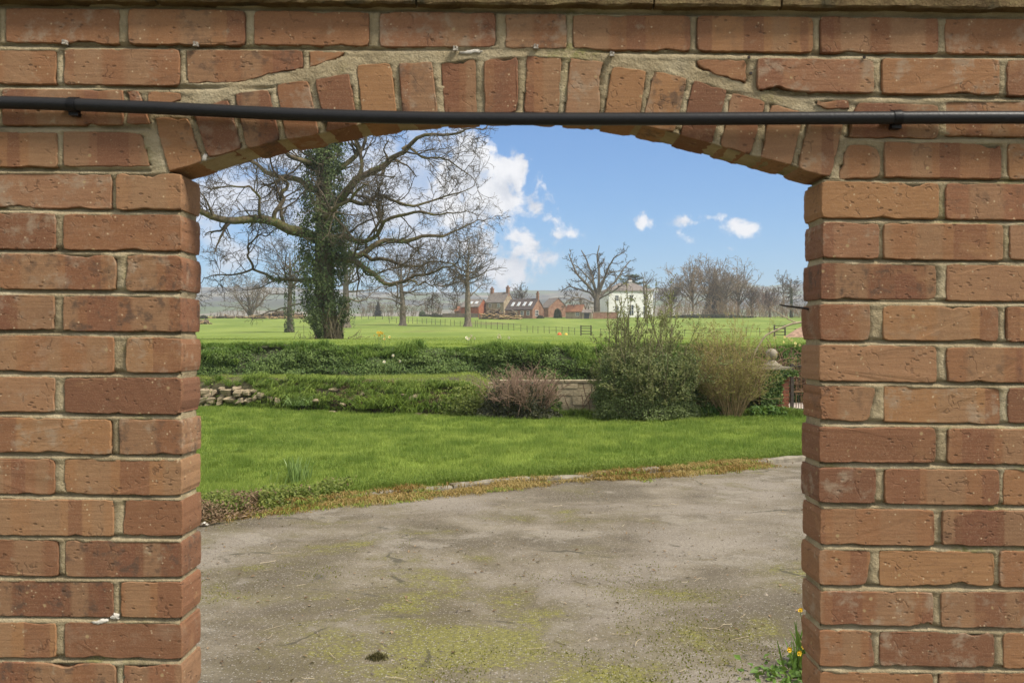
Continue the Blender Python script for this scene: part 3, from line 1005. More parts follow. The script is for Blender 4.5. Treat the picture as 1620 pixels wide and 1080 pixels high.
# ---- the low bank at the back of the lawn, a terrace behind it
def bank_top(x): return np.interp(x, [-14, -7, -3, -1, .2], [.64, .62, .66, .70, .60])
def bank_surf(x, v):
    """v 0..1 up the front face, 1..2 along the terrace top"""
    yb = ybank(x)
    fr = np.clip(v, 0, 1)
    tp = np.clip(v - 1, 0, 1)
    z = -.05 + (bank_top(x) + .05) * fr ** .8
    y = yb + .55 * fr ** 1.6 + (24.2 - yb - .55) * tp
    bump_ = (fbm(x * 1.1, v * 3, 0, 81, 4) - .5)
    y = y + bump_ * .95 * fr * (1 - tp)
    z = z + bump_ * .26 * fr * (1 - .75 * tp)
    return y, z
xs = np.linspace(-14, .1, 220)
vs = np.concatenate([np.linspace(0, 1, 26), np.linspace(1.05, 2, 20)])
Xb_, Vb_ = np.meshgrid(xs, vs, indexing='ij')
Yb_, Zb_ = bank_surf(Xb_, Vb_)
fade = np.clip((.1 - Xb_) / 1.0, 0, 1) ** .5
Zb_ = np.where(fade < 1, -.1 + (Zb_ + .1) * fade, Zb_)
BANK_M = plain('bank_soil', (.07, .062, .032), .97, .45, 5, .02, 40)
bank = tag(obj('bank', np.stack([Xb_, Yb_, Zb_], -1).reshape(-1, 3), grid_faces(220, len(vs)), BANK_M, None, True), kind='structure')

# dry stones showing in the bank at the left, a few farther along
STONE_M = plain('field_stone', (.27, .215, .14), .95, .4, 9, .012, 70)
def stone(w, h, d, seed):
    r = np.random.default_rng(seed)
    nu, nv = 9, 6
    V = []
    for j in range(nv + 1):
        t = math.pi * j / nv
        for i in range(nu):
            a = 2 * math.pi * i / nu
            p = np.array([math.sin(t) * math.cos(a), math.sin(t) * math.sin(a), math.cos(t)])
            p = np.sign(p) * np.abs(p) ** .42
            k = 1 + .42 * (vnoise(p[0] * 1.4 + seed, p[1] * 1.4, p[2] * 1.4, seed) - .5) * 2
            V.append(p * k * np.array([w, d, h]) / 2)
    F = grid_faces(nv + 1, nu)
    i = np.arange((nv + 1) * nu).reshape(nv + 1, nu)
    F2 = np.stack([i[:-1, -1], i[1:, -1], i[1:, 0], i[:-1, 0]], -1)
    return fast_mesh('stone', np.array(V), np.concatenate([F, F2])[:, ::-1], STONE_M)
stones = [(328, 621, 20, 10), (340, 622, 8, 8), (360, 621, 17, 11), (378, 622, 15, 12), (391, 621, 14, 8), (321, 633, 16, 9), (336, 632, 12, 8), (352, 629, 10, 9), (366, 632, 22, 9),
          (382, 633, 14, 8), (330, 642, 14, 8), (319, 644, 9, 8), (349, 637, 9, 6), (414, 626, 12, 9), (405, 630, 8, 10), (438, 634, 9, 13), (394, 634, 12, 8), (426, 630, 8, 6),
          (350, 615, 10, 5), (374, 614, 12, 5), (403, 618, 10, 5), (500, 634, 11, 7), (528, 616, 14, 5), (655, 628, 15, 7), (640, 626, 9, 6), (543, 640, 9, 6),
          (530, 653, 12, 6), (664, 655, 9, 5), (678, 659, 14, 5), (575, 622, 9, 5), (608, 632, 8, 5)]
for k, (px, py, w, h) in enumerate(stones):
    X0 = (px - 810) / FPX * 21.5
    Y0 = float(ybank(X0)) + .12
    for _ in range(4):
        X0 = (px - 810) / FPX * Y0
        z = EYE - (py - 540) / FPX * Y0
        f = np.clip((z + .05) / (float(bank_top(X0)) + .05), 0, 1) ** 1.25
        Y0 = float(bank_surf(np.array(X0), np.array(f))[0]) - .05
    s1 = Y0 / FPX
    o = link('stone', stone(w * s1 * 1.05, h * s1 * 1.1, .30, 300 + k), bank, (X0, Y0 + .03, z), (random.Random(k).uniform(-.1, .1), random.Random(k + 9).uniform(-.15, .15), random.Random(k + 5).uniform(-.3, .3)))
# ================================================================== FOLIAGE TOOLS
def leaf_mat(name, lo, hi, trans=.25, rough=.6, spec=.25, back=None):
    m, g = material(name)
    a = g.n('ShaderNodeAttribute', attribute_name='tint').outputs['Fac']
    c = g.mix(a, lo, hi)
    return finish(m, g, c, rough, None, spec, 0.0, (g.mix(.5, c, (.25, .32, .05)), trans))

def blades(P, h, w, lean, rng_, seg=1, face=None):
    """grass: P (N,3) roots; h,w,lean (N,) -> V,F,index of blade per vertex"""
    n = len(P)
    az = rng_.uniform(0, 2 * math.pi, n)
    dirv = np.stack([np.cos(az), np.sin(az), np.zeros(n)], -1)
    wa = rng_.uniform(-.9, .9, n)
    side = np.stack([np.cos(wa), np.sin(wa), np.zeros(n)], -1)
    if seg == 1:
        V = np.stack([P - side * w[:, None] / 2, P + side * w[:, None] / 2, P + dirv * (lean * h)[:, None] + np.array([0, 0, 1.]) * (h * np.sqrt(np.maximum(.05, 1 - .6 * lean ** 2)))[:, None]], 1)
        F = np.arange(n * 3).reshape(n, 3)
        return V.reshape(-1, 3), F, np.repeat(np.arange(n), 3)
    up = np.array([0, 0, 1.])
    m1 = P + dirv * (lean * h * .28)[:, None] + up * (h * .6)[:, None]
    m2 = P + dirv * (lean * h * .95)[:, None] + up * (h * np.maximum(.55, 1 - .55 * lean))[:, None]
    V = np.stack([P - side * w[:, None] / 2, P + side * w[:, None] / 2, m1 - side * w[:, None] * .42, m1 + side * w[:, None] * .42, m2], 1).reshape(-1, 3)
    i = np.arange(n)[:, None] * 5
    F = np.concatenate([i + np.array([[0, 1, 3]]), i + np.array([[0, 3, 2]]), i + np.array([[2, 3, 4]])])
    return V, F, np.repeat(np.arange(n), 5)

def leaves(P, N, size, rng_, asp=.75, fold=.25):
    """diamond leaves facing roughly along N (N,3)"""
    n = len(P)
    N = norm(N)
    r = norm(rng_.normal(size=(n, 3)))
    u = norm(np.cross(N, r))
    v = np.cross(N, u)
    s = size[:, None]
    V = np.stack([P - u * s * .5, P - v * s * asp * .5 + N * s * fold * .5, P + u * s * .5, P + v * s * asp * .5 + N * s * fold * .5], 1).reshape(-1, 3)
    i = np.arange(n)[:, None] * 4
    F = np.concatenate([i + np.array([[0, 1, 2]]), i + np.array([[0, 2, 3]])])
    return V, F, np.repeat(np.arange(n), 4)

def put(name, parts, mat, parent=None, kind=None, tints=None):
    Vs, Fs, Ts, off = [], [], [], 0
    for (V, F, ix), t in zip(parts, tints):
        Vs.append(V); Fs.append(F + off); Ts.append(np.asarray(t)[ix]); off += len(V)
    o = obj(name, np.concatenate(Vs), np.concatenate(Fs), mat, parent, False, {'tint': np.concatenate(Ts)})
    if kind: tag(o, kind=kind)
    return o

def march(p0, d0, L, n, wob, up, rng_, sag=0.0):
    P = [p0]
    d = norm(d0)
    w = np.asarray(wob)
    for k in range(n - 1):
        d = norm(d + w * rng_.normal(size=d.shape) + np.array([0, 0, 1.]) * (up - sag * k / n))
        P.append(P[-1] + d * (L / (n - 1))[:, None])
    return np.stack(P, 1)

def spawn(P, R, k, rng_, t0=.25, t1=1.0, ang=(35, 75), ratio=.5, n=7, wob=.2, up=.03, rmin=.006, rscale=.6, lenjit=.5, minlen=.1, taper=.25, flat=0.0, sag=0.0, abslen=None):
    B, n0, _ = P.shape
    idx = np.repeat(np.arange(B), k)
    m = len(idx)
    t = rng_.uniform(t0, t1, m)
    f = t * (n0 - 1)
    i0 = np.minimum(f.astype(int), n0 - 2)
    fr = (f - i0)[:, None]
    pos = P[idx, i0] * (1 - fr) + P[idx, i0 + 1] * fr
    tan = norm(P[idx, i0 + 1] - P[idx, i0])
    r0 = R[idx, i0] * (1 - fr[:, 0]) + R[idx, i0 + 1] * fr[:, 0]
    q = rng_.normal(size=(m, 3))
    q[:, 2] *= (1 - flat)
    perp = norm(q - tan * np.sum(q * tan, -1, keepdims=True))
    a = np.radians(rng_.uniform(ang[0], ang[1], m))[:, None]
    d = np.cos(a) * tan + np.sin(a) * perp
    PL = np.linalg.norm(np.diff(P, axis=1), axis=-1).sum(1)[idx]
    base = PL * ratio if abslen is None else np.full(m, abslen)
    L = np.maximum(minlen, base * (1 - lenjit / 2 + lenjit * rng_.uniform(0, 1, m)) * (1.15 - .55 * t))
    C = march(pos, d, L, n, wob, up, rng_, sag)
    rs = np.maximum(rmin, r0 * rscale)
    Rc = rs[:, None] * (1 - (1 - taper) * np.linspace(0, 1, n)[None, :])
    return C, np.maximum(Rc, rmin * .7)

def along(P, k, rng_, t0=0.0, t1=1.0):
    B, n0, _ = P.shape
    idx = np.repeat(np.arange(B), k)
    t = rng_.uniform(t0, t1, len(idx)) * (n0 - 1)
    i0 = np.minimum(t.astype(int), n0 - 2)
    f = (t - i0)[:, None]
    return P[idx, i0] * (1 - f) + P[idx, i0 + 1] * f, norm(P[idx, i0 + 1] - P[idx, i0])

def resample(pts, n):
    p = np.asarray(pts, float)
    d = np.concatenate([[0], np.cumsum(np.linalg.norm(np.diff(p, axis=0), axis=1))])
    t = np.linspace(0, d[-1], n)
    return np.stack([np.interp(t, d, p[:, i]) for i in range(3)], -1)

def bark_mat(name, lo, hi, moss=(.12, .12, .03), mossf=.3, s=8):
    m, g = material(name)
    co = g.n('ShaderNodeTexCoord').outputs['Object']
    n = g.noise(g.scale(co, (1, 1, .35)), s, 5, .65)
    n2 = g.noise(co, s * .35, 4)
    c = g.mix(g.ss(n, .35, .65), lo, hi)
    c = g.mix(g.ss(n2, .45, .62, 0, mossf), c, moss)
    return finish(m, g, c, .95, g.bump(n, .8, .03), .1)

def tufts(C, out, k, h, w, rng_, spread=.05, lean=(.3, 1.3), tint=None, tvar=.15):
    """tussocks: C (M,3) centres, out (M,3) downhill direction; k blades each, arching outward"""
    M = len(C)
    ix = np.repeat(np.arange(M), k)
    n = len(ix)
    az = rng_.uniform(0, 2 * math.pi, n)
    d = np.stack([np.cos(az), np.sin(az), np.zeros(n)], -1)
    rad_ = np.sqrt(rng_.uniform(0, 1, n))
    P = C[ix] + d * (spread * rad_)[:, None]
    hh = h[ix] * rng_.uniform(.55, 1.15, n)
    ln = rng_.uniform(lean[0], lean[1], n) * (.4 + .8 * rad_)
    dir_ = norm(d + out[ix] * 1.1)
    up = np.array([0, 0, 1.])
    side = norm(np.cross(dir_, up) + rng_.normal(0, .25, (n, 3)))
    ww = (w * rng_.uniform(.7, 1.2, n))[:, None]
    m1 = P + dir_ * (ln * hh * .25)[:, None] + up * (hh * .62)[:, None]
    m2 = P + dir_ * (ln * hh * .85)[:, None] + up * (hh * np.maximum(.15, .95 - .55 * ln))[:, None]
    V = np.stack([P - side * ww / 2, P + side * ww / 2, m1 - side * ww * .45, m1 + side * ww * .45, m2], 1).reshape(-1, 3)
    i = np.arange(n)[:, None] * 5
    F = np.concatenate([i + np.array([[0, 1, 3]]), i + np.array([[0, 3, 2]]), i + np.array([[2, 3, 4]])])
    t = np.clip(tint[ix] + rng_.normal(0, tvar, n), 0, 1)
    return (V, F, np.repeat(np.arange(n), 5)), t

# ================================================================== LAWN GRASS
rl = np.random.default_rng(21)
GRASS = leaf_mat('lawn_blades', (.120, .195, .030), (.345, .415, .088), .45, .6, .2)
def lawn_points(n):
    Y = 8 + (24 - 8) * rl.uniform(0, 1, n * 3) ** 1.25
    X = rl.uniform(-1, 1, n * 3) * (Y * .36 + .9)
    ok = (Y > ykerb(X) + .02) & (Y < ybank(X) + .15)
    X, Y = X[ok][:n], Y[ok][:n]
    return X, Y
X, Y = lawn_points(275000)
pat = fbm(X * .9, Y * .9, 0, 5, 4)
tuft = fbm(X * 4.5, Y * 4.5, 0, 6, 3)
P = np.stack([X, Y, zlawn(X, Y) - .005], -1)
h = (.030 + .055 * np.clip((tuft - .38) / .3, 0, 1.2) + .02 * pat) * rl.uniform(.6, 1.35, len(X))
w = .0052 + .0009 * (Y - 8) * .45
tint = np.clip(.48 + (pat - .5) * 1.2 - (tuft - .5) * 1.7 + rl.normal(0, .16, len(X)), 0, 1)
V, F, ix = blades(P, h, w, rl.uniform(.1, .9, len(X)), rl)
put('lawn_grass', [(V, F, ix)], GRASS, None, 'stuff', [tint])

X, Y = lawn_points(2400)
sel = fbm(X * 1.3, Y * 1.3, 0, 7, 3) > rl.uniform(.35, .62, len(X))
X, Y = X[sel], Y[sel]; M = len(X)
pt, tt_ = tufts(np.stack([X, Y, zlawn(X, Y) - .01], -1), np.zeros((M, 3)), 26, rl.uniform(.05, .13, M), .008, rl, .075, (.3, 1.2), np.clip(rl.normal(.22, .20, M), 0, .9), .12)
put('lawn_tussocks', [pt], GRASS, None, 'stuff', [tt_])
# longer fringe along the kerb: green inside, orange weed-killed grass on the kerb itself
n = 26000
X = rl.uniform(-5, 6, n)
d = np.abs(rl.normal(0, .22, n))
Y = ykerb(X) + .07 + d
P = np.stack([X, Y, zlawn(X, Y)], -1)
hh = rl.uniform(.05, .13, n) * (.6 + .9 * fbm(X * 2.5, Y * 2.5, 0, 9, 3))
V1 = blades(P, hh, np.full(n, .007), rl.uniform(.2, 1, n), rl, 2)
put('grass_fringe', [V1], GRASS, None, 'stuff', [np.clip(.30 + rl.normal(0, .2, n), 0, 1)])
DEAD = leaf_mat('dead_grass', (.22, .115, .032), (.46, .35, .145), .35, .8, .1)
n = 30000
X = rl.uniform(-2.9, 7, n)
cl = fbm(X * 1.7, 0, 0, 13, 4)
keep = cl > rl.uniform(.30, .66, n) + np.clip((X - .6) * .045, -.04, .12)
X, cl = X[keep], cl[keep]; n = len(X)
off = rl.normal(-.02, .13, n) - .10 * (fbm(X * .9, 3, 0, 15, 3) > .48) * rl.uniform(0, 1.2, n) - np.where(X < .2, .10, 0)
Y = ykerb(X) + off
z0 = np.where(Y > ykerb(X), zlawn(X, Y), np.where(Y > ykerb(X) - .06, .05, zdrive(X, Y)))
pick = rl.permutation(n)[:1200]
X, Y, z0, cl = X[pick], Y[pick], z0[pick], cl[pick]; M = len(X)
P = np.stack([X, Y, z0 - .012], -1)
pt, tt_ = tufts(P, np.tile([0, -.5, 0], (M, 1)), 26, rl.uniform(.035, .085, M) * (.5 + cl), .0065, rl, .07, (.5, 1.6), np.clip(rl.normal(.5, .2, M) + 1.6 * (fbm(X * 1.5, Y * 1.5, 0, 19, 2) - .5), 0, 1), .2)
put('dead_grass', [pt], DEAD, None, 'stuff', [tt_])
sel = fbm(X * 2.1, Y, 0, 20, 2) > .5
sel &= rl.uniform(0, 1, M) < .7
pt, tt_ = tufts(P[sel] + rl.normal(0, .05, (sel.sum(), 3)) * np.array([1, 1, 0]), np.tile([0, -.4, 0], (sel.sum(), 1)), 22, rl.uniform(.03, .075, sel.sum()), .0065, rl, .07, (.5, 1.6), np.clip(rl.normal(.75, .15, sel.sum()), 0, 1), .15)
put('verge_grass', [pt], GRASS, None, 'stuff', [tt_])

# green and brown weeds spilling onto the drive at the left end
WEED = leaf_mat('weed_leaf', (.075, .105, .018), (.22, .245, .055), .3, .55, .25)
DRY = leaf_mat('dry_leaf', (.10, .06, .035), (.28, .20, .125), .15, .8, .1)
n = 26000
X = rl.uniform(-4.6, -1.55, n)
Y = ykerb(X) + rl.normal(-.05, .30, n) - .1
edge = ykerb(X) - .50 + .42 * np.clip((X + 2.5) / 1.0, 0, 1) + (fbm(X * 3, 1, 0, 23, 3) - .5) * .35
cl = fbm(X * 3.5, Y * 3.5, 0, 25, 3)
ok = (Y > edge) & (cl > rl.uniform(.2, .5, n)) & (Y < ykerb(X) + .55)
X, Y, cl, edge = X[ok], Y[ok], cl[ok], edge[ok]; n = len(X)
hm = np.clip((Y - edge) / .3, .05, 1) * (.06 + .16 * cl)
P = np.stack([X, Y, zdrive(X, Y) + .02 + hm * rl.uniform(0, 1, n)], -1)
Nn = rl.normal(0, .5, (n, 3)) + np.array([0, -.35, .8])
brown = (fbm(X * 2.2, Y * 2.2, 0, 29, 3) > .585) | (rl.uniform(0, 1, n) < .06)
g1 = ~brown
put('weeds', [leaves(P[g1], Nn[g1], rl.uniform(.016, .042, g1.sum()), rl)], WEED, None, 'stuff', [np.clip(rl.normal(.5, .28, g1.sum()), 0, 1)])
put('dead_weeds', [leaves(P[brown], Nn[brown], rl.uniform(.015, .05, brown.sum()), rl, .4)], DRY, None, 'stuff', [np.clip(rl.normal(.4, .3, brown.sum()), 0, 1)])

# straw, leaves and grit lying on the drive
STRAW = leaf_mat('straw', (.30, .24, .15), (.55, .47, .33), .15, .8, .1)
n = 210
Y = 4.0 + 6.0 * rl.uniform(0, 1, n) ** 1.3
X = rl.uniform(-1, 1, n) * Y * .37
ok = Y < ykerb(X) - .1
X, Y = X[ok], Y[ok]; n = len(X)
p0 = np.stack([X, Y, zdrive(X, Y) + .006], -1)
aa = rl.uniform(0, 6.28, n)
d0 = np.stack([np.cos(aa), np.sin(aa), np.full(n, .03)], -1)
S = march(p0, d0, rl.uniform(.025, .14, n), 5, .28, 0, rl)
S[:, :, 2] = zdrive(S[:, :, 0], S[:, :, 1]) + .004 + .006 * rl.uniform(0, 1, (n, 1))
Vt, Ft = tubes([(S, np.broadcast_to(rl.uniform(.0008, .0022, n)[:, None], (n, 5)).copy(), 3)])
put('straw_bits', [(Vt, Ft, np.repeat(np.arange(n), 15))], STRAW, None, 'stuff', [np.clip(rl.normal(.45, .3, n), 0, 1)])
n = 900
Y = 4.0 + 6.2 * rl.uniform(0, 1, n) ** 1.2
X = rl.uniform(-1, 1, n) * Y * .37
ok = (Y < ykerb(X)) & (fbm(X * 1.1, Y * 1.1, 0, 33, 3) > rl.uniform(.3, .65, n))
X, Y = X[ok], Y[ok]; n = len(X)
P = np.stack([X, Y, zdrive(X, Y) + .006], -1)
put('fallen_leaves', [leaves(P, np.array([0, 0, 1.]) + rl.normal(0, .25, (n, 3)), rl.uniform(.010, .038, n), rl, .55)], DRY, None, 'stuff', [np.clip(rl.normal(.5, .35, n), 0, 1)])
n = 2600
X = rl.uniform(-3, 6, n)
Y = ykerb(X) - np.abs(rl.normal(.10, .13, n))
P = np.stack([X, Y, zdrive(X, Y) + .008], -1)
keep = fbm(X * 1.6, Y, 0, 35, 3) > rl.uniform(.35, .62, n)
P = P[keep]; n = len(P)
put('gutter_litter', [leaves(P, np.array([0, 0, 1.]) + rl.normal(0, .5, (n, 3)), rl.uniform(.010, .045, n), rl, .5)], DRY, None, 'stuff', [np.clip(rl.normal(.3, .3, n), 0, 1)])
PEB = plain('grit', (.20, .17, .13), .95, .5, 20, .002, 200)
n = 800
Y = 3.9 + 6.3 * rl.uniform(0, 1, n) ** 1.4
X = rl.uniform(-1, 1, n) * Y * .38
ok = Y < ykerb(X)
X, Y = X[ok], Y[ok]; n = len(X)
oc = np.array([(1, 0, 0), (0, 1, 0), (-1, 0, 0), (0, -1, 0), (0, 0, .7), (0, 0, -.7)], float)
of = np.array([(0, 1, 4), (1, 2, 4), (2, 3, 4), (3, 0, 4), (1, 0, 5), (2, 1, 5), (3, 2, 5), (0, 3, 5)])
sz = rl.uniform(.003, .010, n) * np.where(rl.uniform(0, 1, n) > .96, 2, 1)
V = (np.stack([X, Y, zdrive(X, Y) + .002], -1)[:, None, :] + oc[None] * sz[:, None, None] * rl.uniform(.6, 1.3, (n, 6, 1)))
F = (np.arange(n)[:, None, None] * 6 + of[None]).reshape(-1, 3)
tag(obj('grit', V.reshape(-1, 3), F, PEB), kind='stuff')
# moss cushions, low real relief
MOSS = leaf_mat('moss', (.075, .085, .010), (.20, .20, .022), .2, .9, .05)
n = 22000
Y = 4.0 + 5.2 * rl.uniform(0, 1, n) ** 1.6
X = rl.uniform(-1, 1, n) * Y * .37
mz = fbm(X * 1.15 + 3, Y * 1.15, 0, 41, 5) + np.clip((7 - Y) / 3.5, -.3, 1) * .07
ok = (Y < ykerb(X) - .05) & (mz > .67 + rl.uniform(-.03, .06, n))
X, Y = X[ok], Y[ok]; n = len(X)
P = np.stack([X, Y, zdrive(X, Y)], -1)
V1 = blades(P, rl.uniform(.004, .013, n), rl.uniform(.004, .009, n), rl.uniform(.1, .8, n), rl)
put('moss', [V1], MOSS, None, 'stuff', [np.clip(rl.normal(.5, .25, n), 0, 1)])

# daffodil leaves standing alone in the lawn
DAFL = leaf_mat('daffodil_leaf', (.085, .155, .036), (.25, .34, .105), .3, .45, .35)
def strap(root, n, h, spread, seed, w=.012, tilt=.22, sag=.10):
    r = np.random.default_rng(seed)
    P0 = np.array(root) + np.concatenate([r.normal(0, spread * .35, (n, 2)), np.zeros((n, 1))], 1)
    hh = h * r.uniform(.6, 1.1, n)
    az = r.uniform(0, 6.28, n)
    d = np.stack([np.cos(az) * tilt, np.sin(az) * tilt, np.ones(n)], -1)
    C = march(P0, d, hh, 7, .05, -.03, r, sag)
    wa = r.uniform(-1.2, 1.2, n)
    side = np.stack([np.cos(wa), np.sin(wa), np.zeros(n)], -1)[:, None, :]
    ww = (w * np.array([.8, 1, 1, 1, .9, .7, .15]))[None, :, None]
    V = np.stack([C - side * ww / 2, C + side * ww / 2], 2).reshape(-1, 3)
    i = (np.arange(n)[:, None] * 14 + np.arange(6)[None] * 2).reshape(-1)
    F = np.stack([i, i + 1, i + 3, i + 2], -1)
    return (V, F, np.repeat(np.arange(n), 14)), C, np.clip(r.normal(.5, .25, n), 0, 1)
gp = at(468, 771, EYE * FPX / (771 - 540))
t = thing('daffodil_leaves', 'upright clump of daffodil leaves without flowers, alone in the lawn near the kerb', 'plant', (0, 0, 0))
t.location = (gp[0], gp[1], float(zlawn(gp[0], gp[1])))
pp1, _, tt1 = strap((0, 0, 0), 34, .30, .10, 5)
pp2, _, tt2 = strap((0, 0, 0), 26, .24, .30, 6, .009)
put('leaf_blade', [pp1, pp2], DAFL, t, 'stuff', [tt1, tt2])

# white scrap by the left jamb
b = MB()
r = np.random.default_rng(2)
V = []
for i in range(5):
    for j in range(4):
        V.append(((i - 2) * .014 + r.normal(0, .002), (j - 1.5) * .014 + r.normal(0, .002), .008 + .028 * math.sin(i * .8 + .2) * math.sin(j * 1.0 + .3) + r.normal(0, .003)))
gp = at(320, 833, EYE * FPX / (833 - 540))
o = obj('paper_scrap', np.array(V), grid_faces(5, 4), WHITE, None)
o.location = (gp[0] + .02, gp[1], zdrive(gp[0], gp[1]) + .006)
md = o.modifiers.new('thickness', 'SOLIDIFY'); md.thickness = .0015
tag(o, 'crumpled white scrap of paper on the drive against the left pier', 'litter')
# dark tuft of moss and dirt in the near drive
gp = at(597, 1040, EYE * FPX / 500.)
r = np.random.default_rng(12)
n = 900
rr = np.abs(r.normal(0, .022, n)); a = r.uniform(0, 6.28, n)
P = np.stack([rr * np.cos(a), rr * np.sin(a) * .8, np.maximum(0, .014 - rr * .3)], -1)
o = put('dark_tuft', [blades(P, r.uniform(.008, .03, n), r.uniform(.002, .004, n), r.uniform(.2, .9, n), r, 2)], leaf_mat('dark_moss', (.05, .043, .02), (.11, .095, .040), .1, .9, .05), None, None, [r.uniform(0, 1, n)])
o.location = (gp[0], gp[1], float(zdrive(gp[0], gp[1])))
tag(o, 'small dark tuft of moss on the near drive, left of centre', 'moss tuft')

# weeds and yellow flowers at the foot of the right jamb
gx, gy = 1.235, 4.35
YEL = plain('yellow_petal', (.70, .45, .03), .6, .15, 40, .0005, 200)
GSTEM = plain('green_stem', (.10, .15, .035), .7, .3, 30, .0005, 200)
GLEAF = leaf_mat('broad_leaf', (.05, .11, .018), (.13, .22, .035), .3, .5, .3)
def yellow_plant(x, y, stems, seed, label, leafn=26, lh=.22):
    t = thing('yellow_flower', label, 'flower', (x, y, float(zdrive(x, y))), 0, 'yellow flowers at the foot of the right pier')
    r = np.random.default_rng(seed)
    pp_, _, tt_ = strap((0, 0, 0), leafn, lh, .08, seed, .009)
    put('leaf_blade', [pp_], GLEAF, t, 'stuff', [tt_])
    for k, (dx, dz) in enumerate(stems):
        S = resample([(0, 0, 0), (dx * .4, -.02, dz * .6), (dx, -.03, dz)], 6)
        b = MB(); b.tube(S, np.linspace(.0028, .0018, 6), 5)
        st = b.build('stem', GSTEM, t)
        b = MB()
        for j in range(9):
            a = j * 2 * math.pi / 9 + r.normal(0, .1)
            L = .013 * r.uniform(.8, 1.15)
            d, s = np.array([math.cos(a), -.35, math.sin(a)]), np.array([-math.sin(a), 0, math.cos(a)])
            c0 = np.array([dx, -.034, dz])
            b.add([c0, c0 + d * L * .6 + s * .0052, c0 + d * L + np.array([0, -.002, 0]), c0 + d * L * .6 - s * .0052], [(0, 1, 2, 3)])
        b.lathe([(.0001, .0), (.005, .001), (.0055, .004), (.0001, .006)], 8, (dx, -.036, dz - .003))
        b.build('flower_head', YEL, st)
    return t
yellow_plant(1.345, 4.30, [(-.03, .275)], 31, 'tallest yellow flower, touching the right pier edge')
yellow_plant(1.285, 4.22, [(.02, .135), (-.045, .12), (.0, .105)], 32, 'yellow flower clump low at the right pier foot, three open heads', 16, .16)
n = 170
r = np.random.default_rng(44)
X = gx + r.normal(.0, .10, n); Y = 4.12 + r.normal(0, .09, n)
P = np.stack([X, Y, zdrive(X, Y) + .01 + np.abs(r.normal(0, .025, n))], -1)
put('weed_leaves', [leaves(P, r.normal(0, .5, (n, 3)) + np.array([0, -.4, .8]), r.uniform(.022, .05, n), r, .7)], GLEAF, None, 'stuff', [np.clip(r.normal(.55, .25, n), 0, 1)])
b = MB()
b.box(-.10, .16, -.04, .04, -.05, .035, jit=.006)
o = b.build('edging_stone', KERB_M, None, False, (1.36, 4.36, -.005), (0, .02, .75))
tag(o, 'short grey edging stone by the yellow flowers at the right pier', 'stone')

# ================================================================== BANK GRASS
r = np.random.default_rng(50)
LONG = leaf_mat('long_grass', (.075, .14, .020), (.27, .35, .070), .4, .6, .2)
def bankz(X, v):
    yb, zb = bank_surf(X, v)
    return yb, np.where(X > -.9, -.1 + (zb + .1) * np.clip((.1 - X), 0, 1) ** .5, zb)
n = 24000      # short turf on the terrace and its lip
X = r.uniform(-9.5, 0, n); v = r.uniform(.82, 1.9, n)
yb, zb = bankz(X, v)
hh = r.uniform(.04, .10, n) * (.5 + fbm(X * 2, yb * 2, 0, 51, 3))
put('bank_turf', [blades(np.stack([X, yb, zb - .01], -1), hh, np.full(n, .010), r.uniform(.3, 1.2, n), r)], GRASS, None, 'stuff', [np.clip(.72 + r.normal(0, .18, n), 0, 1)])
M = 1500
X = r.uniform(-9.5, -.05, M); v = r.uniform(.02, .98, M)
yb, zb = bankz(X, v)
dens = fbm(X * 1.3, v * 3, 0, 53, 4)
stony = np.clip((-5.0 - X) / .8, 0, 1) * (v < .74) * (v > .10)
ok = (dens > r.uniform(.30, .58, M)) & (r.uniform(0, 1, M) > stony * .94)
X, v, yb, zb, dens = X[ok], v[ok], yb[ok], zb[ok], dens[ok]; M = len(X)
big = fbm(X * .8, v * 2, 0, 54, 3)
pt, tt_ = tufts(np.stack([X, yb, zb - .03], -1), np.tile([0, -1., -.2], (M, 1)), 34, r.uniform(.10, .26, M) * (.35 + 1.2 * big), .011, r, .06, (.5, 1.5), np.clip(.15 + 1.5 * (dens - .35) + r.normal(0, .2, M), 0, .95), .14)
put('bank_tussocks', [pt], LONG, None, 'stuff', [tt_])
# weeds and dry stuff on the bank face
n = 12000
X = r.uniform(-9, -.1, n); v = r.uniform(.05, .95, n)
yb, zb = bank_surf(X, v)
zb = np.where(X > -.9, -.1 + (zb + .1) * np.clip((.1 - X), 0, 1) ** .5, zb)
c1 = fbm(X * 1.2 + 5, v * 3, 0, 57, 3)
ok = (c1 > r.uniform(.40, .62, n)) & (r.uniform(0, 1, n) > np.clip((-5.3 - X), 0, 1) * .9)
X, yb, zb, c1 = X[ok], yb[ok], zb[ok], c1[ok]; n = len(X)
P = np.stack([X, yb - .03, zb + r.uniform(0, .06, n)], -1)
br = fbm(X * .9, zb * 2, 0, 58, 3) > .55
Nn = r.normal(0, .5, (n, 3)) + np.array([0, -.8, .5])
put('bank_weeds', [leaves(P[~br], Nn[~br], r.uniform(.03, .075, (~br).sum()), r)], leaf_mat('bank_leaf', (.05, .08, .018), (.17, .21, .05), .25, .55, .25), None, 'stuff', [np.clip(r.normal(.45, .28, (~br).sum()), 0, 1)])
put('bank_litter', [leaves(P[br], Nn[br], r.uniform(.03, .07, br.sum()), r, .35)], DRY, None, 'stuff', [np.clip(r.normal(.35, .3, br.sum()), 0, 1)])
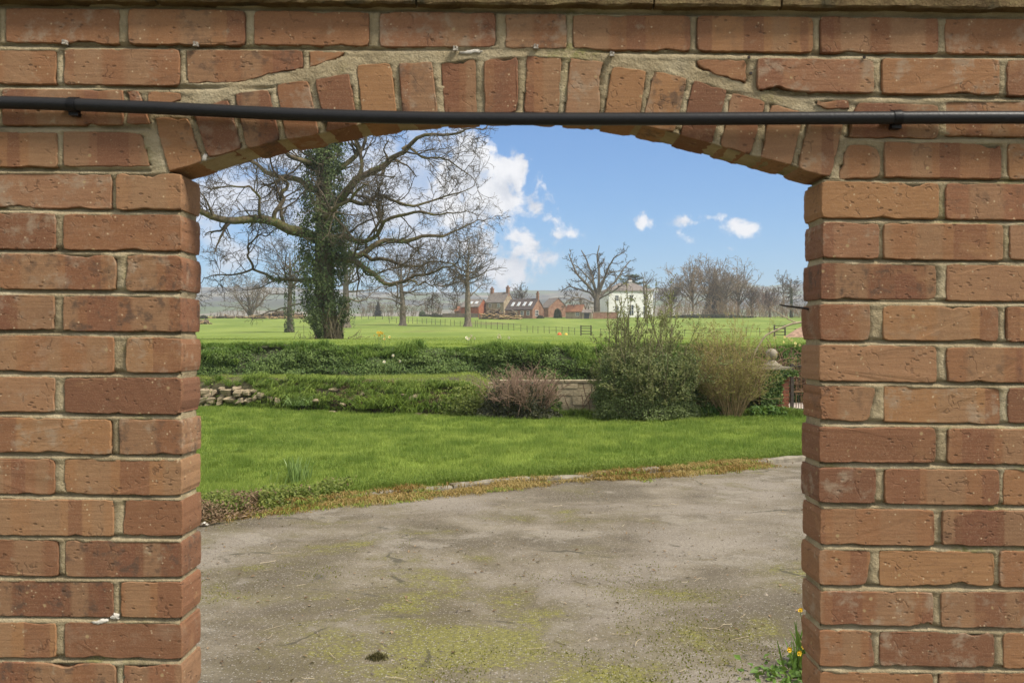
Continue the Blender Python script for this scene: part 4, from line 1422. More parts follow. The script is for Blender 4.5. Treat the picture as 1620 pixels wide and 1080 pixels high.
# strap-leaved clumps at the foot of the bank
for k, (px, py, hgt, lab) in enumerate([(480, 640, .34, 'pale strap-leaved clump at the bank foot, next to the exposed stones'),
                                        (590, 645, .42, 'large arching clump of strap leaves at the middle of the bank'),
                                        (620, 640, .40, 'arching strap-leaved clump on the bank, right of the largest one'),
                                        (655, 650, .34, 'low strap-leaved clump near the flat stone at the bank foot')]):
    Y0 = float(ybank((px - 810) / FPX * 20)) + .05
    p = at(px, py, Y0)
    t = thing('strap_leaf_clump', lab, 'plant', (p[0], Y0 - .05, max(.03, p[2])), 0, 'clumps of strap leaves along the bank')
    a1, _, t1 = strap((0, 0, 0), 120, hgt * 1.15, .40, 70 + k, .018, .6, .55)
    a2, _, t2 = strap((0, 0, 0), 90, hgt, .7, 90 + k, .015, .8, .7)
    put('leaf_blade', [a1, a2], DAFL if k == 0 else LONG, t, 'stuff', [t1, t2 * .8])

# ================================================================== HEDGE BANK ALONG THE LANE
r = np.random.default_rng(60)
def hedge_surf(x, v):
    """v 0..1 up the front, 1..1.5 over the top"""
    f = np.clip(v, 0, 1); tp = np.clip((v - 1) * 2, 0, 1)
    base = np.where(x < .2, .45, -.05)
    bulge = (fbm(x * .8, v * 2.2, 0, 91, 4) - .5)
    y = 23.25 + .75 * f ** 2 + .6 * tp - bulge * 1.1
    z = base + (1.31 - base) * f ** .85 + .09 * tp + bulge * .36 * f * (1 - tp * .5)
    return y, z
xs = np.linspace(-13, 13, 330); vs = np.linspace(0, 1.5, 40)
Xh, Vh = np.meshgrid(xs, vs, indexing='ij')
Yh, Zh = hedge_surf(Xh, Vh)
hedge = thing('hedge', 'long low hedge bank of ivy and grass between the lawn and the field', 'hedge', (0, 23.6, 0))
HSOIL = plain('hedge_heart', (.045, .050, .022), .97, .4, 8, .02, 40)
obj('hedge_body', np.stack([Xh, Yh - 23.6, Zh], -1).reshape(-1, 3), grid_faces(330, 40), HSOIL, hedge, True)
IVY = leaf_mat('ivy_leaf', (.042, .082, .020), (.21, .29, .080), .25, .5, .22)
n = 70000
X = r.uniform(-10, 9.5, n); v = r.uniform(0, 1, n) ** .9
y, z = hedge_surf(X, v)
dn = fbm(X * 2.2, z * 3.5, 0, 93, 3)
P = np.stack([X, y - 23.6 - r.uniform(0, .16, n) * dn * 1.6, z + r.normal(0, .02, n)], -1)
keep = r.uniform(0, 1, n) < np.clip(1.45 - v * .9, .3, 1) * np.clip((dn - .18) * 3.6, .25, 1)
P, v2, dn2 = P[keep], v[keep], dn[keep]; n = len(P)
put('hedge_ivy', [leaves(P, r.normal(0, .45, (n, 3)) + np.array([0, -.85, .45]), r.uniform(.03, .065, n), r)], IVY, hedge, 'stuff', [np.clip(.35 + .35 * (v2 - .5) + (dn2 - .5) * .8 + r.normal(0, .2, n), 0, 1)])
M = 3600
X = r.uniform(-10, 9.5, M); v = .22 + 1.25 * r.uniform(0, 1, M) ** .8
y, z = hedge_surf(X, v)
dn = fbm(X * 1.0, v * 2.0, 0, 95, 4)
ok = dn + np.clip(v - .75, -.45, .22) * .8 > r.uniform(.36, .58, M)
X, y, z, v, dn = X[ok], y[ok], z[ok], v[ok], dn[ok]; M = len(X)
HG = leaf_mat('hedge_grass', (.070, .145, .022), (.27, .37, .080), .45, .6, .2)
big = fbm(X * .9, v * 1.5, 0, 96, 3)
tuftb = dn - .5
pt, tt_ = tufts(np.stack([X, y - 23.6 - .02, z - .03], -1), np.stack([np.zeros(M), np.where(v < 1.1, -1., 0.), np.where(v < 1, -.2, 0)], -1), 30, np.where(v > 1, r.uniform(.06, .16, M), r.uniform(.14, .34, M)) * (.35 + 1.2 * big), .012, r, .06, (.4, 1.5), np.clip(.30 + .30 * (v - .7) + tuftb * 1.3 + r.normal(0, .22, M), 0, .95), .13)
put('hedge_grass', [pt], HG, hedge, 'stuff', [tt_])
# brown bramble tangle where the hedge meets the gate
BRAM = plain('bramble_stem', (.16, .10, .065), .85, .35, 20, .003, 80)
n = 260
p0 = np.stack([r.uniform(6.2, 8.6, n), 23.2 + r.normal(0, .15, n), r.uniform(.2, 1.0, n)], -1)
S = march(p0, r.normal(0, 1, (n, 3)) + np.array([0, -.4, .6]), r.uniform(.4, 1.0, n), 8, .28, -.02, r, .12)
t = thing('bramble', 'brown tangle of bramble stems in the hedge behind the iron gate', 'bramble', (7.4, 23.3, .0))
V, F = tubes([(S - np.array([7.4, 23.3, 0]), np.full((n, 8), .010), 4)])
obj('bramble_stems', V, F, BRAM, t, True)
P, _ = along(S, 6, r)
P = P - np.array([7.4, 23.3, 0])
put('bramble_leaves', [leaves(P, r.normal(0, 1, P.shape), r.uniform(.03, .07, len(P)), r)], DRY, t, 'stuff', [np.clip(r.normal(.2, .3, len(P)), 0, 1)])

# field edge grass so the pasture has a nap where it is near
n = 50000
Y = 24.6 + 60 * r.uniform(0, 1, n) ** 2.0
X = r.uniform(-1, 1, n) * (Y * .36 + 1)
P = np.stack([X, Y, zfield(X, Y) - .01], -1)
h = r.uniform(.02, .05, n) * (.5 + fbm(X * .6, Y * .6, 0, 97, 3))
FG = leaf_mat('field_blades', (.16, .23, .028), (.28, .35, .055), .5, .6, .2)
put('field_grass', [blades(P, h, .012 + .0006 * (Y - 24), r.uniform(.1, .9, n), r)], FG, None, 'stuff', [np.clip(.5 + 1.4 * (fbm(X * .3, Y * .2, 0, 98, 3) - .5) + r.normal(0, .15, n), 0, 1)])

# ================================================================== DAFFODILS
WHITEP = plain('white_petal', (.80, .78, .66), .6, .06, 40, .0005, 200)
PALEY = plain('pale_yellow_petal', (.80, .70, .30), .6, .1, 40, .0005, 200)
def flower_mesh(mat, seed):
    r = np.random.default_rng(seed)
    b = MB()
    for j in range(6):
        a = j * math.pi / 3
        d, s = np.array([math.cos(a), 0, math.sin(a)]), np.array([-math.sin(a), 0, math.cos(a)])
        b.add([d * .006, d * .028 + s * .013, d * .044 + np.array([0, -.006, 0]), d * .028 - s * .013], [(0, 1, 2, 3)])
    return b.mesh('petals', mat)
def cup_mesh(mat):
    b = MB()
    k = 8
    V = [(r_ * math.cos(i * 2 * math.pi / k), y, r_ * math.sin(i * 2 * math.pi / k)) for r_, y in ((.008, 0), (.012, -.022), (.018, -.030)) for i in range(k)]
    F = [(j * k + i, j * k + (i + 1) % k, (j + 1) * k + (i + 1) % k, (j + 1) * k + i) for j in range(2) for i in range(k)]
    b.add(V, F)
    return b.mesh('cup', mat)
FW, FY_, FP = flower_mesh(WHITEP, 1), flower_mesh(YEL, 2), flower_mesh(PALEY, 3)
CW, CY = cup_mesh(PALEY), cup_mesh(YEL)
def daffodils(px, py, Y, heads, pet, cup, label, seed, base_drop=.33, leafn=40):
    c = at(px, py, Y)
    base = (c[0], Y, c[2] - base_drop)
    t = thing('daffodil_clump', label, 'daffodils', base, 0, 'daffodils growing on the hedge bank')
    a1, _, t1 = strap((0, 0, 0), leafn, base_drop * .92, .28, seed, .016)
    put('leaf_blade', [a1], DAFL, t, 'stuff', [t1])
    r = np.random.default_rng(seed)
    for hx, hy in heads:
        p = at(hx, hy, Y) - np.array(base)
        b = MB()
        b.tube(resample([(p[0] * .3, 0, 0), (p[0] * .8, -.01, p[2] * .6), (p[0], -.005, p[2])], 5), [.004] * 5, 4)
        s = b.build('stem', GSTEM, t)
        o = link('flower', pet, s, tuple(p + np.array([0, -.02, 0])), (r.normal(.1, .25), r.uniform(0, 1), r.normal(0, .5)))
        o.scale = (.95, .95, .95)
        c2 = link('trumpet', cup, s, o.location, o.rotation_euler)
        c2.scale = (.95, .95, .95)
daffodils(602, 545, 23.9, [(593, 530), (598, 526), (602, 526), (600, 530), (605, 527)], FY_, CY, 'bright yellow daffodils standing above the hedge near the big ivy-clad oak', 201)
daffodils(614, 545, 23.9, [(609, 531), (616, 533), (608, 536)], FP, CY, 'pale yellow daffodils right beside the bright yellow ones', 202)
daffodils(745, 548, 23.9, [(738, 534), (744, 534), (746, 531), (751, 535), (741, 536)], FW, CW, 'white daffodils on the hedge below the tall leafless tree', 203, .36, 60)
daffodils(790, 548, 23.9, [(788, 533), (790, 530), (792, 534), (805, 534)], FW, CW, 'white daffodils on the hedge below the log heap', 204, .38, 60)
daffodils(1246, 552, 23.8, [(1239, 541), (1226, 534), (1248, 535), (1252, 538), (1258, 543), (1257, 547), (1265, 546), (1241, 533)], FP, CW, 'pale daffodils on the hedge above the iron gate', 205, .36, 90)
daffodils(630, 574, 23.3, [(622, 562), (633, 571), (608, 572)], FW, CW, 'white daffodils low on the front of the hedge', 206, .2, 20)

# ================================================================== GARDEN WALL, PILLAR, GATE
ASHLAR = plain('pale_ashlar', (.40, .33, .215), .93, .3, 7, .006, 60)
gw = thing('garden_wall', 'low garden wall of pale squared stone with a thin coping, partly under ivy', 'wall', (0, 19.2, 0))
r = np.random.default_rng(65)
meshes = []
for k in range(5):
    b = MB(); b.box(-.5, .5, 0, .2, 0, 1)
    b.V[0] += np.random.default_rng(k).normal(0, 1, b.V[0].shape) * np.array([.012, .004, .03])
    meshes.append(b.mesh('stone_block', ASHLAR))
zc = 0.0
for row, hh in enumerate((.20, .19, .15, .12)):
    x = -.2 - r.uniform(0, .3)
    while x < 5.0:
        L = r.uniform(.26, .52)
        o = link('stone_block', meshes[r.integers(0, 5)], gw, (x + L / 2, r.normal(0, .007), zc))
        o.scale = (L - .010, 1, hh - .008)
        x += L
    zc += hh
b = MB(); b.box(-.2, 5.1, .016, .19, 0, zc - .01); b.build('wall_core', ASHLAR, gw)
x = -.25
while x < 5.0:
    L = r.uniform(.5, .8)
    b = MB(); b.box(0, L - .008, -.022, .22, zc, zc + .05, jit=.006)
    link('coping_stone', b.mesh('coping_stone', ASHLAR), gw, (x, 0, 0))
    x += L
PB = plain('pillar_brick', (.24, .085, .05), .93, .4, 5, .003, 90)
pil = thing('gate_pillar', 'red brick gate pillar with a stone ball finial, draped with ivy', 'gate pillar', (5.30, 19.1, 0))
br_meshes = []
for k in range(4):
    b = MB(); b.box(-.1075, .1075, -.05, .05, 0, .064, jit=.0025); br_meshes.append(b.mesh('brick', PB))
W2 = .275
b = MB(); b.box(-W2 + .012, W2 - .012, -W2 + .012, W2 - .012, 0, .93); b.build('pillar_core', MORTAR, pil)
for c_ in range(12):
    z = c_ * .075 + .004
    for side in range(4):
        a = side * math.pi / 2
        nb = 3 if c_ % 2 else 2
        if c_ % 2 == side % 2:
            xs_ = [(-.1645, 1), (.062, 1), (.2225, .48)]
        else:
            xs_ = [(-.2225, .48), (-.062, 1), (.1645, 1)]
        for xx, s in xs_:
            o = link('brick', br_meshes[r.integers(0, 4)], pil, (xx * math.cos(a) - (-W2 + .05) * math.sin(a), xx * math.sin(a) + (-W2 + .05) * math.cos(a), z), (0, 0, a))
            o.scale = (s, 1 - .02 * (side % 2), 1)
CAPM = plain('weathered_stone', (.23, .20, .15), .95, .35, 10, .006, 70)
b = MB()
b.box(-.32, .32, -.32, .32, .93, .985, jit=.004); b.build('cap_slab', CAPM, pil)
b = MB(); b.lathe([(.001, .985), (.21, .985), (.20, 1.02), (.15, 1.045), (.095, 1.085), (.085, 1.11), (.06, 1.125), (.001, 1.125)], 20); b.build('finial_base', CAPM, pil, True)
b = MB(); b.lathe([(max(.001, .122 * math.sin(math.pi * i / 14)), 1.235 - .122 * math.cos(math.pi * i / 14)) for i in range(15)], 22); b.build('finial_ball', CAPM, pil, True)
IRON = plain('weathered_iron', (.06, .048, .038), .75, .3, 20, .001, 120)
RUST = plain('rusty_iron', (.20, .115, .06), .85, .35, 20, .001, 120)
gate = thing('iron_gate', 'tall iron gate of thin bars with spear tops beside the brick pillar', 'gate', (5.70, 19.05, 0))
b = MB(); b.box(-.03, .03, -.03, .03, .03, 1.06); b.build('gate_post', IRON, gate)
for zz in (.12, .48, 1.0):
    b = MB(); b.box(.03, 1.15, -.008, .008, zz - .016, zz + .016); b.build('gate_rail', RUST if zz == .48 else IRON, gate)
barm, barl = None, None
for i in range(11):
    xx = .09 + i * .10
    b = MB()
    b.tube([(0, 0, .06), (0, 0, 1.12)], [.009, .009], 5)
    b.add([(0, 0, 1.21), (.018, 0, 1.15), (0, .01, 1.13), (-.018, 0, 1.15), (0, -.01, 1.13)], [(0, 1, 2), (0, 2, 3), (0, 3, 4), (0, 4, 1), (1, 4, 3, 2)])
    if barm is None: barm = b.mesh('gate_bar', RUST)
    link('gate_bar', barm, gate, (xx, .012, 0))
    if i < 10:
        if barl is None:
            b = MB(); b.tube([(0, 0, .06), (0, 0, .47)], [.007, .007], 5); barl = b.mesh('lower_bar', IRON)
        link('lower_bar', barl, gate, (xx + .05, .012, 0))

# ivy over wall and pillar
ivy = thing('ivy', 'dark ivy smothering the garden wall and the left side of the brick pillar', 'ivy', (3.6, 19.0, 0))
parts, tn = [], []
n = 34000
X = r.uniform(-.1, 5.75, n); Z = r.uniform(0, .95, n)
dn = fbm(X * 1.4, Z * 2.6, 0, 67, 4)
lim = np.interp(X, [-.1, 1.0, 1.15, 1.7, 1.9, 5.0, 5.2, 5.6, 5.75], [.62, .62, .5, .5, .75, .78, .98, .95, .9])
cover = np.interp(X, [-.1, .7, 1.05, 1.3, 1.65, 1.85, 4.9, 5.2, 5.42, 5.55], [1, .85, .22, .06, .10, 1.0, 1, .95, .45, .04])
cover = np.where((X > 5.3) & (Z > .80), 1, cover)
cover = np.where((X > 5.3) & (X < 5.48) & (Z < .25), .1, cover)
ok = (Z < lim) & (dn + (cover - .5) * .9 > r.uniform(.35, .65, n))
X, Z, dn = X[ok], Z[ok], dn[ok]; n = len(X)
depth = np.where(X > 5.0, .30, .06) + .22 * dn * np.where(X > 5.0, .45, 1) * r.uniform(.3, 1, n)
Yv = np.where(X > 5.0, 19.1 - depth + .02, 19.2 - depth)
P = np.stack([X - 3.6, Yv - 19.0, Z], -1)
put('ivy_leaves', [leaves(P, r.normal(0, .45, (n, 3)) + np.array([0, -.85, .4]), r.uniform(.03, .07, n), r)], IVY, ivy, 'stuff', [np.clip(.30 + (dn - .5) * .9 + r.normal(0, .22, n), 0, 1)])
S = march(np.stack([r.uniform(1.0, 5.5, 60), np.full(60, 19.0), np.full(60, .02)], -1), np.array([[0, .15, 1.]]) + r.normal(0, .5, (60, 3)) * np.array([1, .1, .2]), r.uniform(.4, .9, 60), 8, .2, .05, r)
V, F = tubes([(S - np.array([3.6, 19.0, 0]), np.full((60, 8), .007), 4)])
obj('ivy_stems', V, F, BRAM, ivy, True)
# rank grass and docks along the wall's foot
n = 16000
X = r.uniform(-.6, 6.8, n); Y = 18.75 - np.abs(r.normal(0, .16, n))
dn = fbm(X * 1.8, Y * 2, 0, 69, 3)
ok = dn > r.uniform(.30, .6, n)
X, Y, dn = X[ok], Y[ok], dn[ok]; n = len(X)
put('rank_grass', [blades(np.stack([X, Y, zlawn(X, Y)], -1), r.uniform(.08, .30, n) * (.3 + dn), np.full(n, .011), r.uniform(.3, 1.3, n), r, 2)], LONG, None, 'stuff', [np.clip(.30 + (dn - .5) + r.normal(0, .2, n), 0, 1)])
n = 1500
X = r.uniform(2.5, 5.4, n); Y = 18.5 - np.abs(r.normal(0, .12, n))
ok = fbm(X * 2.2, Y * 2, 0, 70, 2) > .5
X, Y = X[ok], Y[ok]; n = len(X)
put('dock_leaves', [leaves(np.stack([X, Y, zlawn(X, Y) + r.uniform(.02, .2, n)], -1), r.normal(0, .5, (n, 3)) + np.array([0, -.5, .7]), r.uniform(.05, .13, n), r, .5)], GLEAF, None, 'stuff', [np.clip(r.normal(.35, .3, n), 0, 1)])

# ================================================================== SHRUBS
def shrub(name, label, X, Y, base_w, h, stems, mats, seed, spread, leafk, leafs, z0=.03, lean=.55, wob=.10, sub=5, subratio=.35, leaf_t=(.15, 1.0), group=None, rstem=.011, up=.05, subang=(20, 55)):
    r = np.random.default_rng(seed)
    t = thing(name, label, 'shrub', (X, Y, z0), 0, group)
    a = r.uniform(0, 6.28, stems)
    q = np.sqrt(r.uniform(0, 1, stems))
    p0 = np.stack([np.cos(a) * q * base_w, np.sin(a) * q * base_w * .6, np.zeros(stems)], -1)
    d0 = np.stack([np.cos(a) * q * lean, np.sin(a) * q * lean * .8, np.ones(stems)], -1)
    L = h * r.uniform(.55, 1.12, stems) * (1.05 - .25 * q)
    S = march(p0, d0, L, 12, wob, up, r)
    R = rstem * np.linspace(1, .35, 12)[None, :] * r.uniform(.7, 1.2, stems)[:, None]
    A, RA = spawn(S, R, sub, r, .2, .97, subang, subratio, 8, wob * 1.3, up, .003, .6)
    Bq, RB = spawn(A, RA, 3, r, .2, .97, (25, 65), .45, 5, wob * 1.5, up, .0022, .6)
    V, F = tubes([(S, R, 5), (A, RA, 3), (Bq, RB, 3)])
    obj('stems', V, F, mats[0], t, True)
    parts, tn = [], []
    for Q, k in ((S, leafk[0]), (A, leafk[1]), (Bq, leafk[2])):
        if not k: continue
        P, tg = along(Q, k, r, *leaf_t)
        P = P + r.normal(0, .012, P.shape)
        n = len(P)
        parts.append(leaves(P, r.normal(0, .7, (n, 3)) + np.array([0, -.5, .6]), r.uniform(leafs[0], leafs[1], n), r, .6))
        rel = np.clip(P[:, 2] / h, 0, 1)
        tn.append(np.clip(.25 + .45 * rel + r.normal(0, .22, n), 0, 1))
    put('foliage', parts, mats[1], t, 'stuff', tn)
    return t, S
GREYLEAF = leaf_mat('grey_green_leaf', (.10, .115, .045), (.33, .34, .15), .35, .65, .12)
BUDLEAF = leaf_mat('bud_leaf', (.17, .16, .040), (.37, .35, .095), .3, .6, .2)
OLIVE_STEM = plain('olive_twig', (.17, .14, .085), .9, .3, 20, .002, 80)
TAN_STEM = plain('tan_twig', (.30, .215, .115), .9, .3, 20, .002, 80)
PINK_STEM = plain('pinkish_twig', (.25, .165, .115), .9, .3, 20, .002, 80)
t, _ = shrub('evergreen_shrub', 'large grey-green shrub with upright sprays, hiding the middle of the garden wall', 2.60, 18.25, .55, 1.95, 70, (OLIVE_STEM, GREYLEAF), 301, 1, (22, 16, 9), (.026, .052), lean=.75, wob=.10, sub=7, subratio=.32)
# its long sprays and its dense skirt
r = np.random.default_rng(303)
S = march(np.stack([r.uniform(-.75, .55, 26), r.normal(0, .2, 26), r.uniform(.8, 1.3, 26)], -1), np.stack([r.normal(0, .22, 26), r.normal(0, .1, 26), np.ones(26)], -1), r.uniform(.75, 1.7, 26), 10, .07, .03, r)
A, RA = spawn(S, np.full((26, 10), .007), 9, r, .1, .95, (25, 55), .22, 5, .1, .05, .003, .6)
V, F = tubes([(S, np.full((26, 10), .006), 4), (A, RA, 3)])
obj('sprays', V, F, OLIVE_STEM, t, True)
P1, _ = along(S, 46, r); P2, _ = along(A, 11, r)
P = np.concatenate([P1, P2]) + r.normal(0, .012, (len(P1) + len(P2), 3)); n = len(P)
put('spray_leaves', [leaves(P, r.normal(0, .7, (n, 3)) + np.array([0, -.5, .5]), r.uniform(.024, .045, n), r, .6)], GREYLEAF, t, 'stuff', [np.clip(r.normal(.55, .25, n), 0, 1)])
n = 15000
a = r.uniform(0, math.pi, n); zz = r.uniform(0, 1, n)
rr = 1.05 * (1 - .25 * zz) * (.72 + .5 * fbm(np.cos(a) * 2 + 3, zz * 3, np.sin(a) * 2, 77, 3))
P = np.stack([-np.cos(a) * rr, -np.sin(a) * rr * .55, zz * 1.15], -1) * (1 + r.normal(0, .06, (n, 1)))
put('skirt_leaves', [leaves(P, r.normal(0, .5, (n, 3)) + np.array([0, -.6, .6]), r.uniform(.028, .055, n), r, .6)], leaf_mat('skirt_leaf', (.065, .095, .028), (.26, .31, .115), .25, .5, .3), t, 'stuff', [np.clip(.15 + .9 * (fbm(P[:, 0] * 3, P[:, 1] * 3, P[:, 2] * 3, 78, 3) - .25) + r.normal(0, .2, n), 0, 1)])

shrub('budding_shrub', 'yellowish twiggy shrub coming into leaf, left of the brick pillar', 4.30, 18.35, .20, 1.85, 90, (TAN_STEM, BUDLEAF), 305, 1, (14, 9, 6), (.014, .030), lean=.62, wob=.07, sub=7, subratio=.40, leaf_t=(.3, 1), rstem=.008, up=.03)
r = np.random.default_rng(307)
bs = thing('bare_shrub', 'brown twiggy shrub with dark ivy round its foot, at the end of the garden wall', 'shrub', (.20, 18.25, .03))
n = 120
a = r.uniform(0, 6.28, n); q = np.sqrt(r.uniform(0, 1, n))
p0 = np.stack([np.cos(a) * q * .34, np.sin(a) * q * .25, np.zeros(n)], -1)
S = march(p0, np.stack([np.cos(a) * q * .75, np.sin(a) * q * .6, np.ones(n)], -1), r.uniform(.55, 1.05, n), 10, .13, .02, r)
A, RA = spawn(S, np.full((n, 10), .008), 6, r, .3, .98, (20, 60), .35, 6, .16, .05, .003, .6)
B2, RB = spawn(A, RA, 3, r, .3, .98, (20, 60), .45, 4, .16, .05, .0025, .6)
V, F = tubes([(S, np.full((n, 10), .006), 4), (A, RA, 3), (B2, RB, 3)])
obj('stems', V, F, PINK_STEM, bs, True)
P, _ = along(np.concatenate([S]), 7, r, .5, 1); n = len(P)
put('dry_leaves', [leaves(P + r.normal(0, .015, P.shape), r.normal(0, 1, P.shape), r.uniform(.015, .035, n), r, .6)], leaf_mat('pink_dry', (.16, .085, .06), (.30, .20, .14), .2, .8, .1), bs, 'stuff', [r.uniform(0, 1, n)])
n = 9000
a = r.uniform(0, math.pi, n); zz = r.uniform(0, 1, n) ** 1.2
rr = .72 * (1 - .5 * zz) * (.6 + .75 * fbm(np.cos(a) * 2 + 3, zz * 3, np.sin(a) * 2, 79, 3))
P = np.stack([-np.cos(a) * rr - .1, -np.sin(a) * rr * .6, zz * .62], -1) * (1 + r.normal(0, .07, (n, 1)))
ok = r.uniform(0, 1, n) < 1 - zz * .75
P = P[ok]; n = len(P)
put('ivy_leaves', [leaves(P, r.normal(0, .5, (n, 3)) + np.array([0, -.7, .5]), r.uniform(.028, .055, n), r)], leaf_mat('dull_ivy', (.018, .024, .010), (.085, .085, .032), .15, .5, .3), bs, 'stuff', [np.clip(r.normal(.35, .28, n), 0, 1)])
# young yellow-green foliage between bank and brown shrub
n = 3000
P = np.stack([r.normal(0, .32, n), r.normal(0, .14, n), np.abs(r.normal(0, .26, n))], -1)
o = put('bank_bush', [leaves(P, r.normal(0, .5, (n, 3)) + np.array([0, -.6, .5]), r.uniform(.03, .065, n), r)], leaf_mat('fresh_leaf', (.06, .085, .018), (.19, .22, .045), .3, .5, .25), None, None, [np.clip(.3 + P[:, 2] * .9 + r.normal(0, .2, n), 0, 1)])
o.location = (-.62, 18.55, .05)
tag(o, 'small yellow-green bush against the left of the brown twiggy shrub', 'bush')

# bent dead branches reaching in from behind the right pier
r = np.random.default_rng(311)
DEADWOOD = plain('grey_deadwood', (.34, .27, .19), .9, .25, 20, .003, 90)
db = thing('dead_branch', 'bent pale dead branch reaching across from behind the right pier', 'branch', (5.6, 18.0, 1.0))
def br(pts, r0, r1, name='limb'):
    P = resample([at(px, py, 18.0) - np.array([5.6, 18.0, 1.0]) for px, py in pts], 14)
    P += r.normal(0, .004, P.shape)
    b = MB(); b.tube(P, np.linspace(r0, r1, 14), 6); b.build(name, DEADWOOD, db, True)
br([(1310, 505), (1285, 508), (1264, 510), (1250, 512), (1232, 521), (1214, 528), (1205, 538), (1197, 552), (1188, 570)], .028, .012)
br([(1262, 511), (1250, 506), (1236, 498), (1224, 491), (1217, 485)], .013, .006, 'twig')
br([(1320, 520), (1290, 512), (1268, 510), (1255, 509)], .02, .008, 'twig')
# ================================================================== TREES IN THE FIELD
OAKBARK = bark_mat('oak_bark', (.055, .043, .028), (.145, .115, .075), (.13, .125, .035), .55, 5)
TWIG = bark_mat('twig_bark', (.060, .048, .036), (.125, .10, .07), (.11, .10, .05), .2, 3)
DARKBARK = bark_mat('dark_bark', (.085, .070, .053), (.21, .172, .128), (.12, .115, .05), .3, 4)
TREEIVY = leaf_mat('tree_ivy', (.028, .050, .016), (.16, .205, .070), .2, .5, .22)

def place_tree(name, label, base, group=None, cat='tree'):
    return thing(name, label, cat, base, 0, group)

